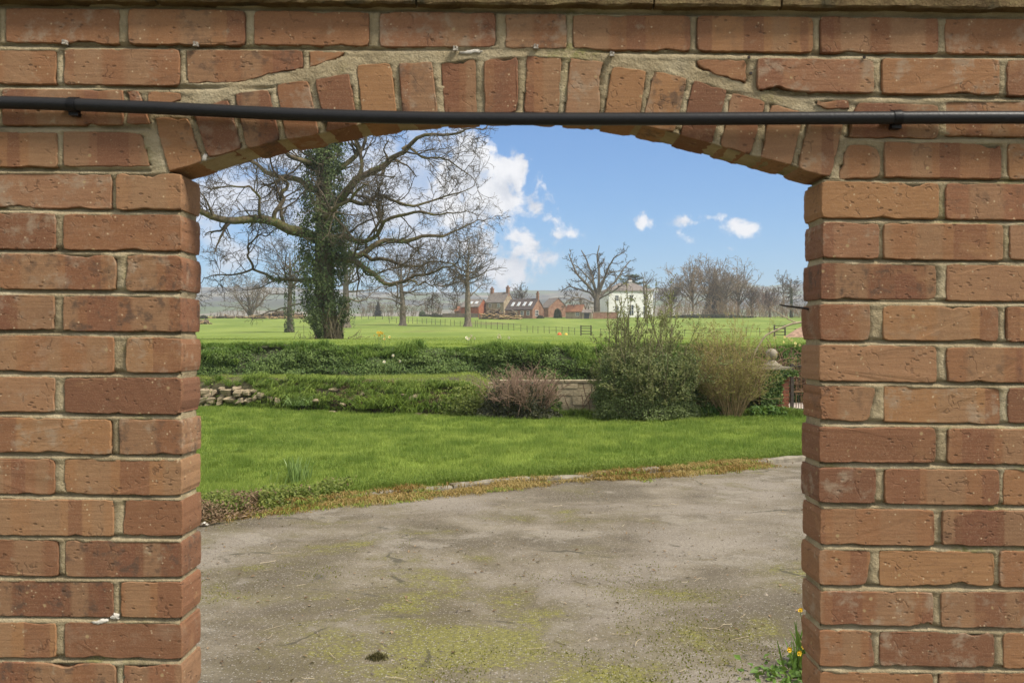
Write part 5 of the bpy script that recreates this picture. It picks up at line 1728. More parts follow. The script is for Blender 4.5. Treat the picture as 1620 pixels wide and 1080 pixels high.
# ---- the big ivy-clad oak: main limbs where the photograph shows them
OY = 60.0
r = np.random.default_rng(401)
ob = at(519, 537, OY)
ob[2] = zf(ob[0], OY) - .1
oak = place_tree('oak_tree', 'big bare oak with an ivy-covered trunk, nearest tree beyond the hedge', tuple(ob))
def opx(px, py, dy=0.0):
    p = at(px, py, OY + dy) - ob
    return p
trunk_pts = [opx(520, 540), opx(517, 500), opx(513, 460), opx(512, 410), opx(512, 360), opx(511, 300), opx(513, 250), opx(516, 200), opx(519, 140), opx(524, 80)]
TP = resample(trunk_pts, 26)
TR = np.interp(np.linspace(0, 1, 26), [0, .06, .3, .55, .8, 1], [.95, .66, .56, .46, .27, .14])
limbs = [  # list of (px,py,depth offset), start radius, end radius
    ([(502, 378, 0), (480, 368, -.5), (455, 356, -1.2), (430, 350, -1.8), (404, 344, -2.2), (372, 346, -2.8), (338, 341, -3.2), (314, 331, -3.4), (292, 326, -3.6), (268, 335, -4)], .36, .12),
    ([(433, 352, -1.8), (436, 338, -1.8), (444, 322, -1.6), (445, 308, -1.5), (456, 294, -1.2), (452, 282, -1), (440, 276, -1)], .15, .08),
    ([(416, 346, -2), (413, 330, -2.4), (414, 314, -2.8), (404, 306, -3), (396, 298, -3.2), (372, 292, -3.6), (352, 298, -4)], .10, .04),
    ([(522, 330, 0), (540, 312, -.6), (552, 300, -1), (566, 280, -1.5), (590, 262, -2), (612, 250, -2.4), (636, 236, -3), (655, 222, -3.4), (676, 215, -3.8), (706, 214, -4.2), (734, 207, -4.5)], .30, .05),
    ([(536, 318, -.4), (553, 311, .2), (570, 322, .8), (583, 316, 1), (603, 310, 1.6), (622, 318, 2), (652, 325, 2.4), (690, 318, 3), (722, 308, 3.4), (748, 296, 3.6)], .15, .03),
    ([(516, 392, 0), (545, 372, -.8), (560, 378, -1.4), (580, 378, -2), (597, 368, -2.2), (606, 352, -2.4), (620, 344, -2.8), (638, 340, -3.2), (660, 330, -3.5), (690, 338, -4), (722, 332, -4.4)], .20, .04),
    ([(597, 368, -2.2), (604, 352, -2), (603, 338, -1.8), (598, 326, -1.6), (604, 316, -1.4)], .09, .05),
    ([(520, 410, 0), (546, 404, .6), (575, 402, 1), (592, 392, 1.4), (612, 382, 1.8), (640, 384, 2.2), (668, 374, 2.6), (700, 378, 3), (730, 366, 3.4), (752, 354, 3.8)], .24, .04),
    ([(575, 402, 1), (600, 408, .6), (622, 416, .2), (640, 422, 0), (668, 418, -.3), (696, 414, -.6), (722, 420, -1)], .14, .03),
    ([(530, 404, 0), (556, 410, -1), (575, 422, -1.8), (590, 433, -2.2), (604, 444, -2.6), (616, 450, -2.8), (632, 446, -3), (644, 443, -3.2), (648, 434, -3.2), (660, 431, -3.3), (684, 428, -3.6), (708, 421, -4)], .22, .05),
    ([(644, 444, -3.2), (658, 449, -3.4), (668, 453, -3.5), (674, 450, -3.6), (692, 457, -3.8)], .07, .02),
    ([(505, 446, 0), (478, 446, 1), (452, 440, 1.6), (430, 436, 2), (412, 428, 2.4), (398, 424, 2.6), (376, 430, 3), (352, 430, 3.4), (328, 438, 3.8)], .15, .03),
    ([(400, 425, 2.6), (398, 404, 2.6), (394, 390, 2.8), (404, 376, 2.8), (424, 368, 3), (448, 362, 3)], .09, .03),
    ([(500, 300, 0), (480, 288, 1), (462, 284, 1.6), (440, 280, 2), (420, 276, 2.4), (408, 264, 2.8), (392, 254, 3), (366, 250, 3.4), (340, 246, 3.8), (318, 256, 4)], .22, .04),
    ([(505, 268, 0), (482, 258, -1), (460, 246, -1.6), (446, 232, -2), (424, 222, -2.4), (396, 218, -2.8), (360, 222, -3.4)], .18, .04),
    ([(515, 280, 0), (536, 266, 1), (552, 256, 1.4), (562, 242, 1.8), (562, 226, 2), (568, 210, 2.2), (584, 190, 2.6), (590, 160, 3)], .20, .08),
    ([(566, 280, -1.5), (574, 262, -1.2), (571, 246, -1), (576, 230, -.8), (588, 214, -.6), (608, 196, -.2), (626, 170, .2)], .13, .07),
    ([(512, 240, 0), (490, 220, .6), (474, 196, 1), (450, 170, 1.6), (430, 140, 2)], .2, .06),
    ([(516, 200, 0), (545, 170, -.6), (590, 140, -1.4), (640, 120, -2)], .18, .06),
    ([(514, 350, 0), (520, 338, -3), (530, 330, -6), (545, 318, -8), (566, 300, -9.5)], .2, .05),
    ([(514, 300, 0), (520, 280, 3), (500, 262, 6), (480, 250, 8)], .2, .05),
    ([(636, 236, -3), (656, 240, -2.6), (676, 252, -2.2), (700, 250, -2), (724, 262, -1.6), (742, 270, -1.4)], .09, .03),
]
LP, LR = [], []
for pts, a, b in limbs:
    q = resample([opx(*p) for p in pts], 22)
    tw = np.linspace(0, 9.5, 22)
    kn = np.zeros((11, 3)); kn[1:] = r.normal(0, .11, (10, 3))
    q += np.stack([np.interp(tw, np.arange(11), kn[:, j]) for j in range(3)], -1)
    q[1:] += np.cumsum(r.normal(0, .025, (21, 3)), 0)
    LP.append(q)
    LR.append(np.interp(np.linspace(0, 1, 22), [0, 1], [a, b]))
LP, LR = np.array(LP), np.array(LR)
V, F = tubes([(TP[None], TR[None], 14), (LP, LR, 8)])
obj('trunk', V, F, OAKBARK, oak, True)
c1, r1 = spawn(LP, LR, 9, r, .15, 1.0, (35, 75), .5, 12,  .17, .03, .024, .48, minlen=.8, abslen=2.7, taper=.3)
tipd = norm(LP[:, -1] - LP[:, -3])
ct = march(LP[:, -1], tipd, np.full(len(LP), 2.4), 12, .28, .03, r)
rt = np.repeat(LR[:, -1:], 12, 1) * np.linspace(1, .3, 12)
ct0, rt0 = spawn(TP[None, 12:], TR[None, 12:], 16, r, .1, 1, (40, 85), .4, 12, .18, .05, .02, .2, abslen=4.0)
c1 = np.concatenate([c1, ct, ct0]); r1 = np.concatenate([r1, rt, rt0])
c2, r2 = spawn(c1, r1, 5, r, .12, 1.0, (30, 80), .5, 8,   .32, .03, .018, .55, abslen=1.45, minlen=.4)
c3, r3 = spawn(c2, r2, 4, r, .15, 1.0, (30, 75), .5, 5, .30, .02, .0125, .6, abslen=.68, minlen=.2)
c4, r4 = spawn(c3, r3, 3, r, .2, 1.0, (25, 70), .5, 3, .28, .02, .010, .7, abslen=.34, minlen=.12)
V, F = tubes([(c1, r1, 5), (c2, r2, 4), (c3, r3, 3), (c4, r4, 3)])
obj('crown', V, F, TWIG, oak, True)
# ivy up the trunk and along the first limbs
n = 34000
hgt = r.uniform(0, 1, n) ** 1.15
f = hgt * 20
i0 = np.minimum(f.astype(int), 24)
ax = TP[i0] * (1 - (f - i0))[:, None] + TP[i0 + 1] * (f - i0)[:, None]
a = r.uniform(0, 2 * math.pi, n)
zz = ax[:, 2]
cl = fbm(np.cos(a) * 1.9 + 9, np.sin(a) * 1.9, zz * .85, 403, 4)
rr = np.interp(zz, [0, 1.0, 3, 5, 7, 9, 12, 16], [.86, .96, 1.06, 1.05, .95, .90, .80, .55]) * (.30 + 1.45 * cl) + r.exponential(.26, n) * (zz > 1.2) * (cl > .42)
keep = (cl > r.uniform(.29, .52, n))
bare = (zz < 1.6) & (np.cos(a) > -.1) & (np.sin(a) < .5)
keep &= ~(bare & (r.uniform(0, 1, n) < .88))
P = ax + np.stack([np.cos(a) * rr, np.sin(a) * rr, r.normal(0, .12, n)], -1)
Nn = np.stack([np.cos(a), np.sin(a), np.full(n, .35)], -1) + r.normal(0, .45, (n, 3))
P, Nn, cl = P[keep], Nn[keep], cl[keep]; n = len(P)
tr = np.clip(.35 + (cl - .5) * 1.1 + r.normal(0, .22, n), 0, 1)
parts, tn = [leaves(P, Nn, r.uniform(.09, .19, n), r)], [tr]
L2 = LP[[0, 3, 5, 7, 9, 11, 13, 14, 15]]
P, tg = along(L2, 1500, r, 0, .50)
n = len(P)
d = norm(r.normal(size=(n, 3)))
keep = fbm(P[:, 0] * .8, P[:, 1] * .8, P[:, 2] * .8, 404, 3) > r.uniform(.38, .66, n)
P = P + d * np.abs(r.normal(.20, .24, n))[:, None]
P, d = P[keep], d[keep]; n = len(P)
parts.append(leaves(P, d + np.array([0, -.3, .3]), r.uniform(.08, .15, n), r)); tn.append(np.clip(r.normal(.35, .25, n), 0, 1))
put('ivy', parts, TREEIVY, oak, 'stuff', tn)
# ivy stems and suckers round the foot
S = march(np.stack([.55 + r.normal(0, .22, 40), -.75 + r.normal(0, .15, 40), np.full(40, 0.)], -1), np.array([[-.05, .05, 1.]]) + r.normal(0, .2, (40, 3)), r.uniform(.5, 2.4, 40), 9, .12, .05, r)
S2 = march(np.stack([r.normal(.0, 1.1, 90), -.6 + r.normal(0, .25, 90), np.full(90, 0.)], -1), np.array([[0, -.1, 1.]]) + r.normal(0, .4, (90, 3)), r.uniform(.3, 1.1, 90), 6, .25, .03, r)
V, F = tubes([(S, np.full((40, 9), .03), 4), (S2, np.full((90, 6), .014), 3)])
tag(obj('ivy_stems', V, F, plain('ivy_stem', (.20, .16, .10), .9, .3, 4, .01, 20), oak, True), kind='stuff')

# ---- generic leafless trees
def bare_tree(name, label, px, pybase, pytop, pxr, style, seed, trunk_px=None, mat=DARKBARK, tw=TWIG, group=None, Y=None, dens=1.0, ivy=0.0, cat='tree'):
    r = np.random.default_rng(seed)
    if Y is None: Y = py_to_Y(pybase)
    s = Y / FPX
    x = (px - 810) * s
    z0 = min(zf(x, Y), EYE - (pybase - 540) * s + .6)
    H = EYE - (pytop - 540) * s - z0
    Rc = pxr * s
    tr = (trunk_px or max(2.5, H * s * 0 + pxr * .10)) * s / 2
    t = place_tree(name, label, (x, Y, z0 - .1), group, cat)
    thin = max(.013, s * (.23 if name == 'wood_tree' else .19))           # finest twig drawn at this distance
    if style == 'leader':
        P = resample([(0, 0, 0), (r.normal(0, .1), 0, H * .3), (r.normal(0, .2), 0, H * .6), (r.normal(0, .25), 0, H)], 22)
        R = np.interp(np.linspace(0, 1, 22), [0, .05, .5, 1], [tr * 1.5, tr, tr * .62, thin])
        trunk = (P[None], R[None])
        nl = int(30 * dens)
        la, lra = spawn(P[None], R[None], int(nl * .34), r, .27, .62, (55, 88), .4, 12, .17, .045, thin * 1.8, .38, abslen=Rc * 1.05, minlen=Rc * .25, taper=.25)
        lb, lrb = spawn(P[None], R[None], int(nl * .85), r, .52, .93, (32, 80), .4, 12, .18, .02, thin * 1.8, .42, abslen=Rc * 1.28, minlen=Rc * .25, taper=.25)
        l1, lr1 = np.concatenate([la, lb]), np.concatenate([lra, lrb])
    elif style == 'spread':
        nP = 14
        P = resample([(0, 0, 0), (r.normal(0, .1), 0, H * .25), (r.normal(0, .4), 0, H * .52)], nP)
        R = np.interp(np.linspace(0, 1, nP), [0, .1, 1], [tr * 1.4, tr, tr * .55])
        trunk = (P[None], R[None])
        nl = int(20 * dens)
        l1, lr1 = spawn(P[None], R[None], nl, r, .36, 1.0, (12, 66), .5, 14, .14, .025, thin * 2.2, .62, abslen=min(H * .72, Rc * 1.7), minlen=H * .25, taper=.15)
    elif style == 'vase':
        nP = 10
        P = resample([(0, 0, 0), (.1, 0, H * .17), (-.1, 0, H * .34)], nP)
        R = np.interp(np.linspace(0, 1, nP), [0, .12, 1], [tr * 1.35, tr, tr * .85])
        trunk = (P[None], R[None])
        l1, lr1 = spawn(P[None], R[None], int(14 * dens), r, .62, 1.0, (30, 92), .5, 16, .13, .004, thin * 3, .44, abslen=H * .86, minlen=H * .45, taper=.2, lenjit=.4)
    else:  # multi: several stems from the ground
        k = 6
        a = r.uniform(0, 6.28, k)
        P = march(np.zeros((k, 3)), np.stack([np.cos(a) * .45, np.sin(a) * .3, np.ones(k)], -1), H * r.uniform(.6, 1.0, k), 14, .09, .02, r)
        R = np.repeat(np.linspace(tr, thin, 14)[None], k, 0)
        trunk = (P, R)
        l1, lr1 = spawn(P, R, int(9 * dens), r, .2, .98, (30, 75), .4, 9, .18, .02, thin * 1.6, .5, abslen=Rc * .95, minlen=Rc * .2)
    l2, lr2 = spawn(l1, lr1, int(6 * dens) if style != 'spread' else int(7 * dens), r, .15, 1.0, (28, 72), .42, 8, .22, .03, thin * 1.25, .55, minlen=Rc * .06)
    l3, lr3 = spawn(l2, lr2, 3, r, .15, 1.0, (25, 70), .42, 4, .25, .02, thin, .6, minlen=Rc * .04)
    l4, lr4 = spawn(l3, lr3, 2, r, .2, 1.0, (25, 65), .5, 3, .25, .02, thin * .85, .7, minlen=Rc * .03)
    V, F = tubes([(trunk[0], trunk[1], 9), (l1, lr1, 5)])
    obj('trunk', V, F, mat, t, True)
    V, F = tubes([(l2, lr2, 3), (l3, lr3, 3), (l4, lr4, 3)])
    obj('crown', V, F, tw, t, True)
    if ivy:
        n = int(2600 * ivy)
        f = r.uniform(0, .8, n) ** 1.1
        Pm = trunk[0][0]
        k = f * (len(Pm) - 1); i0 = np.minimum(k.astype(int), len(Pm) - 2)
        ax = Pm[i0] * (1 - (k - i0))[:, None] + Pm[i0 + 1] * (k - i0)[:, None]
        a = r.uniform(0, 6.28, n)
        cl = fbm(np.cos(a) + 5, np.sin(a), ax[:, 2] * .4, seed, 3)
        rr = tr * (.9 + 1.6 * cl)
        ok = cl > r.uniform(.35, .6, n)
        P_ = (ax + np.stack([np.cos(a) * rr, np.sin(a) * rr, a * 0], -1))[ok]
        put('ivy', [leaves(P_, r.normal(0, .6, (len(P_), 3)) + np.array([0, -.6, .4]), r.uniform(.15, .34, len(P_)), r)], TREEIVY, t, 'stuff', [r.uniform(0, .8, len(P_))])
    return t

PALETW = bark_mat('pale_twigs', (.14, .105, .070), (.25, .195, .13), (.15, .13, .07), .3, 3)
WARMTW = bark_mat('warm_twigs', (.185, .13, .078), (.32, .235, .14), (.16, .13, .06), .3, 3)
REDTW = bark_mat('reddish_twigs', (.19, .13, .10), (.30, .215, .16), (.16, .12, .07), .2, 3)
bare_tree('field_tree', 'straight-trunked bare tree standing just left of the ivy-clad oak', 459, 525, 395, 70, 'leader', 501, 10, ivy=.8)
bare_tree('field_tree', 'thick grey trunk of a bare tree close behind the ivy-clad oak', 547, 518, 360, 75, 'leader', 502, 13, ivy=.5)
bare_tree('field_tree', 'short thick-stemmed bare tree with wide low branches, in mid field right of the oak', 637, 515, 405, 72, 'leader', 503, 10.5, dens=1.0)
bare_tree('field_tree', 'tall slim bare tree with a twiggy top in front of the farm', 740, 516.5, 378, 58, 'leader', 504, 11, dens=1.25)
bare_tree('field_tree', 'multi-stemmed small bare tree beside the log piles at the far left', 396, 502, 436, 46, 'multi', 505, 4, Y=285, tw=PALETW)
bare_tree('field_tree', 'small slim bare tree alone on the skyline between field and farm', 685, 499, 464, 13, 'leader', 506, 1.8, Y=320, dens=.8)
r = np.random.default_rng(507)
PYY = 268.0
pb_ = at(944, 505, PYY); pb_[2] = zf(pb_[0], PYY) - .1
pol = thing('field_tree', 'great wide bare tree with heavy forked limbs left of the white house', 'tree', tuple(pb_))
q_ = lambda px, py, d=0.0: at(px, py, PYY + d) - pb_
tp = resample([q_(944, 506), q_(944.5, 492), q_(944, 478), q_(945, 466)], 10)
tr_ = np.interp(np.linspace(0, 1, 10), [0, .15, 1], [1.45, 1.02, .78])
lm = [([(943, 474, 0), (938, 463, -.5), (924, 447, -1), (911, 431, -1.6), (904, 414, -2), (899, 401, -2.4)], .50),
      ([(944, 470, 0), (939, 446, .5), (935, 430, 1), (929, 412, 1.4), (922, 397, 1.8)], .46),
      ([(945, 468, 0), (947, 448, 0), (945, 424, .4), (943, 402, .6), (946, 388, .8)], .48),
      ([(946, 468, 0), (953, 447, -1), (961, 424, -2), (971, 407, -2.6), (984, 400, -3)], .46),
      ([(946, 472, 0), (958, 461, 1), (976, 440, 2), (987, 422, 2.6), (997, 411, 3)], .44),
      ([(943, 476, 0), (934, 462, 1.6), (917, 456, 2.6), (902, 451, 3.6), (888, 459, 4.6)], .32),
      ([(943, 480, 0), (928, 474, -1.6), (914, 470, -3), (900, 473, -4), (892, 480, -4.6)], .24),
      ([(946, 474, 0), (962, 466, -2), (975, 458, -3), (990, 446, -4), (999, 440, -4.6)], .28),
      ([(945, 460, 0), (934, 440, -3), (920, 424, -5), (908, 418, -6.4)], .30),
      ([(946, 458, 0), (956, 436, 3), (966, 428, 5), (984, 426, 6.4)], .30)]
LPp, LRp = [], []
for pts, a in lm:
    q = resample([q_(*p) for p in pts], 16)
    q[1:] += np.cumsum(r.normal(0, .07, (15, 3)), 0)
    LPp.append(q); LRp.append(np.linspace(a, .13, 16))
LPp, LRp = np.array(LPp), np.array(LRp)
V, F = tubes([(tp[None], tr_[None], 12), (LPp, LRp, 7)])
obj('trunk', V, F, DARKBARK, pol, True)
k1, kr1 = spawn(LPp, LRp, 9, r, .3, 1.0, (25, 70), .4, 9, .2, .03, .075, .55, abslen=4.2, minlen=1.4, taper=.4)
k2, kr2 = spawn(k1, kr1, 6, r, .2, 1.0, (25, 65), .42, 6, .22, .03, .05, .6, minlen=.6)
k3, kr3 = spawn(k2, kr2, 3, r, .2, 1.0, (25, 65), .45, 4, .22, .02, .036, .7, minlen=.3)
V, F = tubes([(k1, kr1, 4), (k2, kr2, 3), (k3, kr3, 3)])
obj('crown', V, F, TWIG, pol, True)
bare_tree('field_tree', 'slender sparse bare tree standing in front of the white house', 1021, 502, 399, 30, 'spread', 508, 4.5, dens=.5, Y=262)
bare_tree('field_tree', 'bare round-headed tree behind the farmhouse chimneys', 824, 486, 441, 20, 'spread', 509, 3.4, Y=330, dens=.9)
bare_tree('field_tree', 'small pale bare tree at the left end of the farm buildings', 727, 497, 475, 17, 'multi', 510, 1.6, Y=300, tw=PALETW, dens=.8)
bare_tree('field_tree', 'pale bushy bare tree behind the small stone outbuilding', 925, 496, 458, 17, 'multi', 511, 1.6, Y=310, tw=PALETW, dens=.8)
# the clump right of the white house
for k, (px, pb, pt, pr, sd, lab) in enumerate([
        (1096, 500, 410, 40, 521, 'left-hand oak of the brown bare clump right of the white house'),
        (1124, 500, 403, 42, 522, 'tallest brown-crowned tree of the bare clump right of the white house'),
        (1168, 500, 412, 44, 523, 'right-hand round-crowned oak of the bare clump right of the white house'),
        (1148, 500, 418, 34, 524, 'slim tree in the bare clump, just right of the dark conifer'),
        (1062, 500, 436, 26, 525, 'lower bare tree between the white house and the brown clump'),
        (1190, 500, 448, 26, 526, 'low bare tree at the right skirt of the brown clump'),
        (1218, 501, 452, 24, 527, 'small reddish bare tree left of the thin trees at the right edge')]):
    bare_tree('wood_tree', lab, px, pb, pt, pr, 'spread', sd, 3.6, DARKBARK, (WARMTW, WARMTW, WARMTW, PALETW, PALETW, PALETW, REDTW)[k], 'bare trees of the clump by the white house', 288 + 5 * (k % 3), 1.2)
bare_tree('wood_tree', 'spindly tree with dark leafy clumps, nearest the right pier', 1252, 501, 440, 20, 'leader', 528, 2.4, DARKBARK, TWIG, None, 280, .8, 1.2)
bare_tree('wood_tree', 'thin see-through bare tree second from the right pier', 1238, 501, 438, 18, 'leader', 529, 1.8, DARKBARK, PALETW, None, 286, .8)

# dark evergreens
DARKNEEDLE = leaf_mat('dark_needles', (.022, .024, .016), (.085, .078, .052), .1, .7, .2)
CEDARL = leaf_mat('cedar_needles', (.035, .055, .022), (.14, .16, .065), .15, .7, .2)
def cone_tree(name, label, px, pb, pt, pr, Y, seed, mat, n=5200, tiers=0, shape=1.0):
    r = np.random.default_rng(seed)
    s = Y / FPX
    x = (px - 810) * s; z0 = zf(x, Y)
    H = EYE - (pt - 540) * s - z0; R0 = pr * s
    t = thing(name, label, 'tree', (x, Y, z0 - .1))
    b = MB(); b.tube(resample([(0, 0, 0), (0, 0, H * .98)], 8), np.linspace(R0 * .08, .03, 8), 7); b.build('trunk', DARKBARK, t, True)
    h = r.uniform(.04, 1, n) ** .85
    a = r.uniform(0, 6.28, n)
    prof = (1 - h) ** shape
    if tiers: prof = prof * (.45 + .55 * np.abs(np.sin(h * tiers * math.pi)))
    lum = .65 + .7 * fbm(np.cos(a) * 1.5 + 4, np.sin(a) * 1.5, h * 6, seed, 3)
    rr = R0 * prof * lum * np.sqrt(r.uniform(.15, 1, n))
    P = np.stack([np.cos(a) * rr, np.sin(a) * rr, h * H - rr * .12], -1)
    put('foliage', [leaves(P, np.stack([np.cos(a), np.sin(a), np.full(n, .5)], -1) + r.normal(0, .4, (n, 3)), r.uniform(.25, .7, n) * (Y / 290), r, .45)], mat, t, 'stuff', [np.clip(r.normal(.4, .25, n), 0, 1)])
    return t
cone_tree('conifer', 'dark conical evergreen inside the bare clump right of the white house', 1131, 501, 437, 22, 299, 541, DARKNEEDLE, 6500, 0, .75)
cone_tree('conifer', 'small dark tiered fir on the skyline right of the oak', 598, 500, 477, 9, 330, 542, DARKNEEDLE, 1800, 6, .9)
# spreading cedar behind the white house
r = np.random.default_rng(551)
Yc = 318; s = Yc / FPX; xcd = (1003 - 810) * s; z0 = zf(xcd, Yc)
ced = thing('cedar', 'dark flat-topped cedar showing above the white house roof', 'tree', (xcd, Yc, z0))
Hc = EYE - (437 - 540) * s - z0
b = MB(); b.tube(resample([(0, 0, 0), (0, 0, Hc)], 8), np.linspace(.8, .12, 8), 8); b.build('trunk', DARKBARK, ced, True)
parts, tn = [], []
for j in range(26):
    zc = Hc * r.uniform(.58, 1.0); a0 = r.uniform(0, 6.28); L = r.uniform(2.5, 8.4) * (1.45 - zc / Hc * .9)
    n = 260
    u = r.uniform(.1, 1, n); w_ = r.normal(0, .16, n)
    P = np.stack([np.cos(a0 + w_) * u * L, np.sin(a0 + w_) * u * L * .7, zc + .7 * u + r.normal(0, .22, n)], -1)
    parts.append(leaves(P, r.normal(0, .4, (n, 3)) + np.array([0, -.2, .9]), r.uniform(.25, .6, n), r, .5)); tn.append(np.clip(r.normal(.4, .25, n), 0, 1))
put('foliage', parts, CEDARL, ced, 'stuff', tn)

# scrub and hedgerow masses that read as one
def scrub(name, px0, px1, pyb, pyt, Y, seed, n, mat, size=(.10, 2.2), depth=6, k=3.2):
    r = np.random.default_rng(seed)
    s = Y / FPX
    x = r.uniform((px0 - 810) * s, (px1 - 810) * s, n)
    yv = Y + r.uniform(-depth / 2, depth / 2, n)
    hm = (pyb - pyt) * s * (.45 + .9 * fbm(x / 5, 0, 0, seed, 4))
    p0 = np.stack([x, yv, zfield(x, yv) - .1], -1)
    S = march(p0, np.array([[0, 0, 1.]]) + r.normal(0, .25, (n, 3)), hm * r.uniform(.5, 1.1, n), 7, .10, .01, r)
    A, RA = spawn(S, np.full((n, 7), s * .22), 6, r, .2, 1, (25, 60), .4, 5, .2, .02, s * .13, .6)
    B2, RB = spawn(A, RA, 3, r, .2, 1, (25, 60), .45, 3, .2, .02, s * .11, .7)
    V, F = tubes([(S, np.full((n, 7), s * .26), 3), (A, RA, 3), (B2, RB, 3)])
    return tag(obj(name, V, F, mat, None, True), kind='stuff')
scrub('scrub', 1040, 1290, 501, 470, 278, 561, 210, WARMTW)
scrub('scrub', 1150, 1290, 501, 466, 286, 562, 80, REDTW)
scrub('hedgerow', 570, 700, 500, 476, 335, 563, 120, PALETW)
scrub('hedgerow', 330, 480, 501, 488, 345, 564, 60, PALETW)
scrub('scrub', 1040, 1290, 500, 462, 330, 565, 70, TWIG, depth=14)
scrub('scrub', 930, 1040, 500, 486, 300, 566, 45, WARMTW)

# low dark hedge and round bushes left of the farm
DKH = leaf_mat('clipped_hedge', (.028, .032, .018), (.080, .075, .040), .1, .8, .1)
def bush(name, label, px, pyb, pyt, pr, Y, seed, mat, n=900, cat='bush', rx=None):
    r = np.random.default_rng(seed)
    s = Y / FPX
    x = (px - 810) * s
    t_loc = (x, Y, zf(x, Y) - .05)
    H = (pyb - pyt) * s; R0 = pr * s
    a = r.uniform(0, 6.28, n); u = r.uniform(0, 1, n)
    prof = np.sqrt(np.maximum(0, 1 - (u * 1.0) ** 2.4))
    rr = prof * (.75 + .45 * fbm(np.cos(a) * 2 + 2, np.sin(a) * 2, u * 3, seed, 3)) * np.sqrt(r.uniform(.3, 1, n))
    P = np.stack([np.cos(a) * rr * R0, np.sin(a) * rr * min(R0, 2.5), u * H], -1)
    o = put(name, [leaves(P, np.stack([np.cos(a), np.sin(a), u * 2 - .3], -1) + r.normal(0, .4, (n, 3)), r.uniform(.2, .5, n) * Y / 300, r, .7)], mat, None, None, [np.clip(r.normal(.4, .25, n), 0, 1)])
    o.location = t_loc
    return tag(o, label, cat)
bush('round_bush', 'rounded green bush on the skyline left of the small slim tree', 668, 499, 490, 6, 318, 571, CEDARL)
bush('round_bush', 'low dark bush at the foot of the small slim tree', 688, 499, 493.5, 8, 317, 572, DKH)
bush('round_bush', 'wide low bush between the two rounded bushes on the skyline', 676, 500, 496, 11, 312, 573, DKH)
bush('clipped_hedge', 'long low dark hedge running left from the farm buildings', 715, 501, 496.5, 34, 296, 574, DKH, 3200, 'hedge')
bush('ivy_bush', 'dark green bush growing between the two brick barns', 882, 503, 488, 7, 274, 575, CEDARL, 1300)
bush('clipped_hedge', 'dark low hedge beyond the white house on the right', 1120, 502, 496, 75, 272, 576, DKH, 4200, 'hedge')
bush('yard_bush', 'dark low shrub in front of the brick barn gable', 852, 503.5, 498.5, 9, 270, 577, DKH, 800)
bush('dark_heap', 'dark low heap at the far left edge of the field by the pier', 322, 505, 499, 7, 262, 578, DKH, 500, 'heap')

# ================================================================== FARM AND WHITE HOUSE
def wallmat(name, a, b, s=1.2):
    m, g = material(name)
    co = g.n('ShaderNodeTexCoord').outputs['Object']
    n = g.noise(co, s, 6, .65); n2 = g.noise(co, s * 7, 3, .6)
    c = g.mix(g.ss(n, .35, .65), a, b)
    c = g.mix(g.ss(n2, .45, .75, 0, .45), c, tuple(q * .6 for q in a))
    return finish(m, g, c, .93, g.bump(n2, .4, .03), .1)
REDBRICK = wallmat('red_brick', (.24, .085, .045), (.33, .13, .07))
OLDBRICK = wallmat('old_brick', (.22, .115, .075), (.33, .20, .135))
RUBBLE = wallmat('rubble_stone', (.25, .19, .13), (.38, .31, .22))
SLATE = wallmat('slate_roof', (.15, .13, .115), (.22, .19, .165), 1.6)
DKTILE = wallmat('dark_tile_roof', (.075, .062, .058), (.115, .092, .08), 1.6)
RUSTTILE = wallmat('rust_tile_roof', (.19, .085, .05), (.27, .14, .08), 1.6)
RENDER = wallmat('white_render', (.70, .69, .66), (.80, .79, .76), .8)
WINF = plain('white_frame', (.70, .68, .63), .6, .1, 3, .002, 20)
GLASS_m, g_ = material('window_glass')
GLASS = finish(GLASS_m, g_, (.035, .04, .045), .08, None, .5)
GLASSB_m, g_ = material('skylight_glass')
GLASSB = finish(GLASSB_m, g_, (.40, .44, .48), .12, None, .8)
DOORM = plain('dark_door', (.05, .045, .04), .7, .3, 3, .002, 20)

